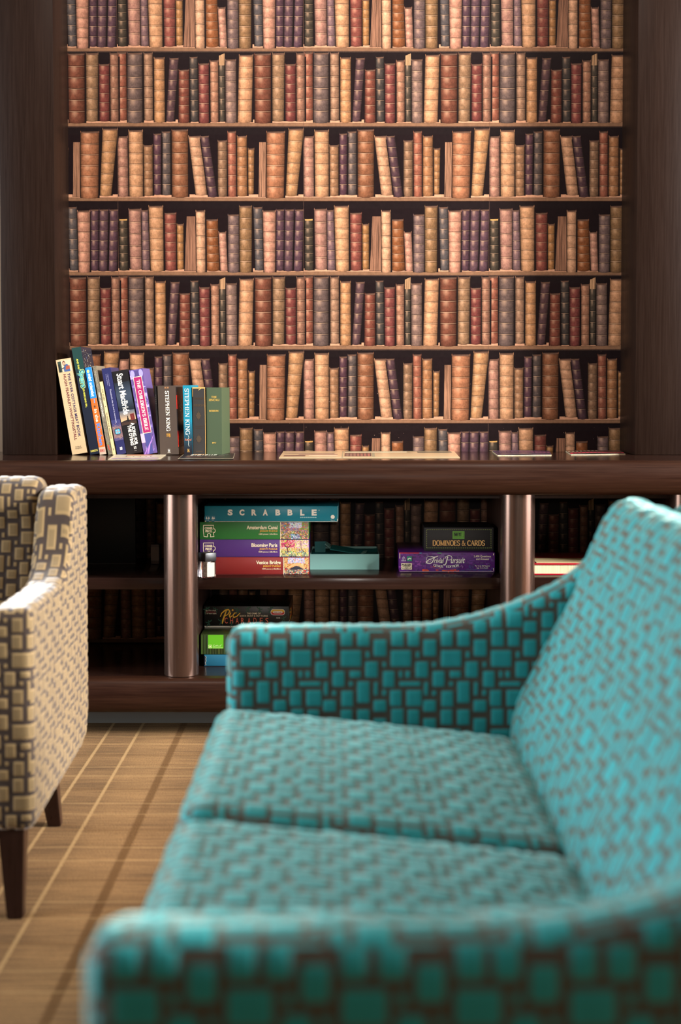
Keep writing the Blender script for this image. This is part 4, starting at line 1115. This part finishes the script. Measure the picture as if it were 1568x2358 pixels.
# left bay: black board, little grey box; right bay: red-edged book
xb, zb = atY(312, 1300, 4.19)
bd = thing('board', 'flat black board standing upright on the shelf behind the tan armchair', 'board', (xb-.10, 4.20, ZV))
box('panel', -.10, .10, -.008, .008, 0, .2085, mat('black_board', rgb(16,16,17), .5), bd, bev=.001)
box('rim', -.10, .10, -.0095, -.0082, 0, .004, mat('black_rim', rgb(34,33,34), .4), bd)
x0, _ = atY(349, 1299, 4.2); x1, _ = atY(368, 1299, 4.2)
gb = thing('card_box', 'small grey card box on the shelf between the black board and the column', 'box', ((x0+x1)/2, 4.215, ZV), (0, 0, R(-8)))
box('body', (x0-x1)/2, (x1-x0)/2, -.015, .015, 0, .058, mat('grey_card', rgb(110,98,92), .5), gb, bev=.0008)
box('band', (x0-x1)/2-.0002, (x1-x0)/2+.0002, -.0154, -.015, .01, .05, mat('grey_card_band', rgb(140,124,112), .5), gb)
xr0, zr = atY(1222, 1326, 3.93); xr1, _ = atY(1430, 1326, 3.93)
rb = thing('book', 'red hardback lying flat with page edges forward, right of the column', 'book', ((xr0+xr1)/2, 4.075, ZV))
w2 = (xr1-xr0)/2; m_red = mat('red_cover', rgb(176,16,40), .35)
bm = bmesh.new(); bx(bm, -w2, w2, -.12, .14, 0, .0032, .0006); bx(bm, -w2, w2, -.12, .14, .0285, .0325, .0006); bx(bm, -w2, w2, .136, .14, .0032, .0285)
frombm('cover', bm, m_red, rb, angle=40)
box('pages', -w2+.004, w2-.004, -.1165, .1355, .0034, .0283, M_PAGES, rb)
pm = thing('pamphlet', 'thin pale pamphlet lying on the red book right of the column', 'pamphlet', ((xr0+xr1)/2, 4.075, ZV+.033))
box('sheet', -w2+.02, w2-.02, -.115, -.01, 0, .0011, mat('pale_card', rgb(196,176,130), .5), pm)

# ================================================================== SEATING
import numpy as np
def fab_sd(u, v):
    x = np.mod(u/(FU*FTX), 1.)*FTX; y = np.mod(v/(FU*FTY), 1.)*FTY
    sd = np.full(x.shape, 99.)
    for (x0,x1,y0,y1) in FRECT:
        sd = np.minimum(sd, np.maximum(np.abs(x-(x0+x1)/2)-((x1-x0)/2-FG), np.abs(y-(395-(y0+y1)/2))-((y1-y0)/2-FG)))
    return sd
RELIEF = .0016; STEP = .0034
def np_mesh(name, grids, m, parent):
    """grids: list of (P[n,m,3], UV[n,m,2], flip); block pattern stands proud of the ground"""
    Vs, Fs, Us, n0 = [], [], [], 0
    for P, UV, flip in grids:
        n, k = P.shape[:2]
        du = np.gradient(P, axis=0); dv = np.gradient(P, axis=1)
        N = np.cross(du, dv); N /= np.linalg.norm(N, axis=2, keepdims=True)+1e-12
        if flip: N = -N
        t = np.clip((2.5-fab_sd(UV[..., 0], UV[..., 1]))/9., 0, 1); pad = t*t*(3-2*t)
        a = np.minimum(np.arange(n), np.arange(n)[::-1])[:, None]; b = np.minimum(np.arange(k), np.arange(k)[::-1])[None, :]
        w = np.clip(np.minimum(a, b)/3., 0, 1)
        P = P + N*((pad-.6)*RELIEF*w)[..., None]
        Vs.append(P.reshape(-1, 3)); Us.append(UV.reshape(-1, 2))
        idx = n0+np.arange(n*k).reshape(n, k)
        q = np.stack([idx[:-1, :-1], idx[1:, :-1], idx[1:, 1:], idx[:-1, 1:]], -1).reshape(-1, 4)
        if flip: q = q[:, ::-1]
        Fs.append(q); n0 += n*k
    V = np.concatenate(Vs); Fc = np.concatenate(Fs); U = np.concatenate(Us)
    me = bpy.data.meshes.new(name)
    me.vertices.add(len(V)); me.vertices.foreach_set('co', V.astype(np.float32).ravel())
    me.loops.add(Fc.size); me.loops.foreach_set('vertex_index', Fc.astype(np.int32).ravel())
    me.polygons.add(len(Fc)); me.polygons.foreach_set('loop_start', np.arange(0, Fc.size, 4, dtype=np.int32))
    me.polygons.foreach_set('use_smooth', np.ones(len(Fc), dtype=bool))
    uv = me.uv_layers.new(name='UVMap'); uv.data.foreach_set('uv', U[Fc.ravel()].astype(np.float32).ravel())
    me.update(calc_edges=True); me.validate()
    me.materials.append(m)
    bm = bmesh.new(); bm.from_mesh(me); bmesh.ops.remove_doubles(bm, verts=bm.verts, dist=1e-5); bm.to_mesh(me); bm.free()
    o = bpy.data.objects.new(name, me); COL.objects.link(o); o.parent = parent
    return o
def axis_pts(h, r):
    n = max(4, int(2*(h-r)/STEP))
    e = np.array([0., .04, .12, .25, .45, .7])*r
    return np.concatenate([-h+e, np.linspace(-h+r, h-r, n+1), (h-e)[::-1]])
def rbox(name, x0, x1, y0, y1, z0, z1, r, m, parent, fn=None, off=(0., 0.), skip=()):
    """rounded box as six dense grids, reshaped by fn(P)"""
    hx, hy, hz = (x1-x0)/2, (y1-y0)/2, (z1-z0)/2
    c = np.array([(x0+x1)/2, (y0+y1)/2, (z0+z1)/2]); h = np.array([hx, hy, hz])
    ax = [axis_pts(q, min(r, q*.98)) for q in h]
    G_ = []
    for d in range(3):
        for sgn in (-1, 1):
            if (d, sgn) in skip: continue
            e, f = [(1, 2), (0, 2), (0, 1)][d]
            A, B = np.meshgrid(ax[e], ax[f], indexing='ij')
            P = np.zeros(A.shape+(3,)); P[..., e] = A; P[..., f] = B; P[..., d] = sgn*h[d]
            rr = np.minimum(r, h*.98); Q = np.clip(P, -h+rr, h-rr); D = P-Q
            L = np.linalg.norm(D, axis=2, keepdims=True); P = Q+D/np.maximum(L, 1e-9)*np.minimum(r, L+9)
            P = P+c
            if fn is not None: P = fn(P)
            UV = np.stack([P[..., e]-(off[0] if d == 0 else 0), P[..., f]-(off[1] if d == 0 else 0)], -1)
            flip = (sgn > 0) ^ (d != 1)
            G_.append((P, UV, flip))
    return np_mesh(name, G_, m, parent)
def cushion(name, x0, x1, y0, y1, z0, z1, r, crown, m, parent, drop=0.):
    cx, cy, cz = (x0+x1)/2, (y0+y1)/2, (z0+z1)/2
    def fn(P):
        a = (P[..., 0]-cx)/((x1-x0)/2); b = (P[..., 1]-cy)/((y1-y0)/2)
        w = np.clip((P[..., 2]-z0)/(z1-z0), 0, 1)
        P = P.copy(); P[..., 2] += w*(crown*(1-a*a)*(1-b*b)-drop*(b+1)/2); return P
    return rbox(name, x0, x1, y0, y1, z0, z1, r, m, parent, fn, skip=((2, -1),))
def spline(pts, n=10):
    out = []
    for i in range(len(pts)-1):
        p0 = pts[max(0, i-1)]; p1 = pts[i]; p2 = pts[i+1]; p3 = pts[min(len(pts)-1, i+2)]
        for k_ in range(n):
            t = k_/n
            out.append(tuple(.5*((2*p1[d])+(-p0[d]+p2[d])*t+(2*p0[d]-5*p1[d]+4*p2[d]-p3[d])*t*t+(-p0[d]+3*p1[d]-3*p2[d]+p3[d])*t**3) for d in range(2)))
    out.append(pts[-1]); return out
def arm(name, top, bot, x0, x1, y1, m, parent, r=.026, off=(.0236, .046)):
    """upholstered side panel: rounded slab whose upper and lower edges follow the two curves"""
    T = np.array(top); B = np.array(bot); z0, z1 = 0., .6
    def fn(P):
        P = P.copy(); y = P[..., 1]; z = P[..., 2]
        zt = np.interp(y, T[:, 0], T[:, 1]); zb = np.interp(y, B[:, 0], B[:, 1])
        lo, hi = z0+r, z1-r
        mid = zb+r+(z-lo)/(hi-lo)*(zt-r-zb-r)
        P[..., 2] = np.where(z > hi, zt-(z1-z), np.where(z < lo, zb+(z-z0), mid)); return P
    return rbox(name, x0, x1, 0., y1, z0, z1, r, m, parent, fn, off, skip=())
def back(name, prof, x0, x1, m, parent, endr=.03, wave=0.):
    """prof: open line (y,z) from the seat up the front, over the roll and down the rear"""
    p = np.array(prof); d = np.concatenate([[0], np.cumsum(np.linalg.norm(np.diff(p, axis=0), axis=1))])
    n = int(d[-1]/STEP); q = np.linspace(0, d[-1], n)
    y = np.interp(q, d, p[:, 0]); z = np.interp(q, d, p[:, 1])
    for _ in range(6): y[1:-1] = (y[:-2]+2*y[1:-1]+y[2:])/4; z[1:-1] = (z[:-2]+2*z[1:-1]+z[2:])/4
    ty, tz = np.gradient(y), np.gradient(z); l = np.hypot(ty, tz); ny, nz = -tz/l, ty/l
    hw = (x1-x0)/2; xs = axis_pts(hw, endr)
    k = np.clip((np.abs(xs)-(hw-endr))/endr, 0, 1); ins = endr*(1-np.sqrt(np.clip(1-k*k, 0, 1)))
    X, Qz = np.meshgrid(xs+(x0+x1)/2, np.arange(n), indexing='ij')
    I = ins[:, None]
    w = wave*(np.sin(X*44+z[None, :]*20)+.6*np.sin(X*83-z[None, :]*33)) if wave else 0.
    P = np.stack([X, y[None, :]+ny[None, :]*(w-I), z[None, :]+nz[None, :]*(w-I)], -1)
    UV = np.stack([X, np.broadcast_to(q[None, :], X.shape)], -1)
    cap = []
    for e, fl in ((0, True), (-1, False)):          # close the ends
        ring = P[e]; cen = ring.mean(axis=0)[None, :]
        S_ = np.linspace(0, 1, 8)[:, None, None]
        C_ = ring[None]*(1-S_)+cen[None]*S_
        cap.append((C_, C_[..., 1:3].copy(), fl))
    return np_mesh(name, [(P, UV, False)]+cap, m, parent)
def leg(parent, x, y, z1, w0, w1, dx, dy):
    vs = []
    for (w, z, ox, oy) in ((w1, 0, dx, dy), (w0, z1, 0, 0)):
        vs += [(x+ox+sx*w/2, y+oy+sy*w/2, z) for sx, sy in ((-1,-1),(1,-1),(1,1),(-1,1))]
    bm = bmesh.new(); b = [bm.verts.new(v) for v in vs]
    for f in ((3,2,1,0),(4,5,6,7),(0,1,5,4),(1,2,6,5),(2,3,7,6),(3,0,4,7)): bm.faces.new([b[i] for i in f])
    bmesh.ops.bevel(bm, geom=[e for e in bm.edges], offset=.002, segments=2, affect='EDGES')
    frombm('leg', bm, M_LEG, parent, angle=40)
def corner(y, z, r, a0, a1, n=6): return arc(y, z, r, r, a0, a1, n)

def copy_tree(o, parent=None):
    c = o.copy(); COL.objects.link(c)
    if parent: c.parent = parent
    for ch in list(o.children): copy_tree(ch, c)
    return c
def sofa(label, loc, rz, group=None):
    """local: width along x, front at y=0, back towards +y"""
    root = thing('sofa', label, 'sofa', loc, (0, 0, R(rz)), group)
    Wd = 1.366; at_ = .074; zl = .14
    top = spline([(0,.557),(.03,.559),(.14,.560),(.30,.561),(.37,.570),(.44,.588),(.51,.616),(.565,.648),(.62,.70),(.66,.728),(.70,.730)], 5)
    bot = [(0, zl), (.6, zl), (.70, zl)]
    arm('arm', top, bot, -Wd/2, -Wd/2+at_, .697, M_TEAL, root); arm('arm', top, bot, Wd/2-at_, Wd/2, .697, M_TEAL, root)
    bp = spline([(.448,.30),(.456,.36),(.466,.43),(.50,.50),(.545,.595),(.578,.67),(.600,.72),(.615,.748),(.638,.7675),(.665,.769),(.690,.752),(.702,.72),(.70,.60),(.69,.36),(.688,.30)], 4)
    back('backrest', bp, -Wd/2+at_*.55, Wd/2-at_*.55, M_TEAL, root, .03, .0016)
    iw = Wd/2-at_-.002
    cushion('seat_cushion', -iw, -.032, -.018, .475, .30, .439, .035, .012, M_TEAL, root, drop=.050)
    cushion('seat_cushion', -.028, iw, -.018, .475, .30, .439, .035, .012, M_TEAL, root, drop=.050)
    rbox('base', -iw, iw, .01, .66, zl+.01, .302, .012, M_TEAL, root, skip=((2, -1), (2, 1), (1, 1)))
    for sx in (-1, 1):
        leg(root, sx*(Wd/2-.05), .06, zl+.012, .045, .028, sx*.0, -.01); leg(root, sx*(Wd/2-.05), .62, zl+.012, .045, .028, 0, .03)
    return root
# sofa faces -x: local front (y=0) at world x=-.185, local +y -> world +x  => rotate by -90 deg
s0 = sofa('teal patterned two-seat sofa filling the foreground, its arms ending at the left', (-.185, 1.670, 0), -90)
s1 = copy_tree(s0); s1.location = (.535+.70, 1.690, 0); s1.rotation_euler = (0, 0, R(90))
s1['label'] = 'matching teal sofa back to back behind the first, only its top showing at the right'

def armchair():
    root = thing('armchair', 'tan block-patterned armchair on dark tapered legs at the left edge', 'armchair', (-.545-.36, 2.49, 0), (0, 0, R(1.6)))
    Wd = .72; at_ = .078; zl = .158
    top = spline([(0,.556),(.025,.557),(.12,.5575),(.26,.557),(.34,.563),(.40,.592),(.435,.64),(.455,.69),(.480,.724),(.53,.737),(.60,.735),(.67,.732)], 5)
    bot = [(0, zl), (.58, zl+.004), (.62, zl+.014), (.645, zl+.035), (.665, zl+.075)]
    arm('arm', top, bot, -Wd/2, -Wd/2+at_, .665, M_TAN, root, .019, (0, 0)); arm('arm', top, bot, Wd/2-at_, Wd/2, .665, M_TAN, root, .019, (0, 0))
    bp = spline([(.44,.30),(.455,.43),(.485,.54),(.505,.62),(.508,.665),(.500,.69),(.502,.72),(.525,.748),(.565,.757),(.605,.745),(.632,.71),(.64,.60),(.635,.30)], 4)
    back('backrest', bp, -Wd/2+at_*.98, Wd/2-at_*.98, M_TAN, root, .022)
    iw = Wd/2-at_-.002
    cushion('seat_cushion', -iw, iw, -.01, .46, .30, .43, .035, .014, M_TAN, root, drop=.02)
    rbox('base', -iw, iw, .01, .62, zl+.008, .302, .012, M_TAN, root, skip=((2, -1), (2, 1), (1, 1)))
    for sx in (-1, 1):
        leg(root, sx*(Wd/2-.044), .035, zl+.01, .048, .028, sx*.008, -.02)
        leg(root, sx*(Wd/2-.07), .50, zl+.012, .045, .028, sx*.012, .05)
    return root
armchair()

# ================================================================== LIGHT
def area(name, loc, rot, sx, sy, power, col):
    l = bpy.data.lights.new(name, 'AREA'); l.shape = 'RECTANGLE'; l.size = sx; l.size_y = sy; l.energy = power; l.color = col
    o = bpy.data.objects.new(name, l); COL.objects.link(o); o.location = loc; o.rotation_euler = rot; return o
area('daylight_left', (XL+.02, 2.6, 1.25), (0, R(-90), 0), 2.2, 3.3, 265, (.84,.93,1.))
area('daylight_right', (XR-.02, 2.65, 1.15), (0, R(90), 0), 2.0, 3.2, 195, (.96,.97,1.))
area('daylight_right_high', (XR-.03, 1.75, 2.4), (0, R(80), 0), .4, 1.3, 430, (1.,.98,.95))
def spot(loc, aim, power, size, col, blend=.8):
    l = bpy.data.lights.new('unseen_spot', 'SPOT'); l.energy = power; l.spot_size = R(size); l.spot_blend = blend; l.color = col; l.shadow_soft_size = .08
    o = bpy.data.objects.new('unseen_spot', l); COL.objects.link(o); o.location = loc
    o.rotation_euler = (Vector(aim)-Vector(loc)).to_track_quat('-Z', 'Y').to_euler(); return o
spot((-1.0, 2.25, ZC-.02), (-.3, 1.9, .4), 26, 62, (1., .93, .84))
spot((.1, -2.4, 1.35), (.15, 4.36, .42), 80, 12, (1., .93, .86), .9)  # added spot behind the camera to brighten the wallpaper inside the shelf unit
for x in (-.6, .6): spot((x, 3.0, ZC-.02), (x*.6, 4.36, 1.35), 38, 75, (1., .85, .76))
w = bpy.data.worlds.new('World'); S.world = w; w.use_nodes = True
w.node_tree.nodes['Background'].inputs[0].default_value = (.72,.84,1.,1); w.node_tree.nodes['Background'].inputs[1].default_value = .15

# ================================================================== CAMERA
cam = bpy.data.cameras.new('camera'); co = bpy.data.objects.new('camera', cam); COL.objects.link(co)
cam.sensor_width = 36; cam.lens = F/2358*36; cam.sensor_fit = 'AUTO'
co.location = (0, 0, H); co.rotation_euler = (R(90)-TH, 0, 0)
cam.shift_y = -(1179-YP)/2358
cam.dof.use_dof = True; cam.dof.focus_distance = 4.12; cam.dof.aperture_fstop = 2.8
cam.clip_start = .02
S.camera = co
vs_ = S.view_settings
vs_.view_transform = 'Standard'; vs_.look = 'None'; vs_.gamma = 1; vs_.use_curve_mapping = False; vs_.exposure = .82
S.cycles.max_bounces = 8
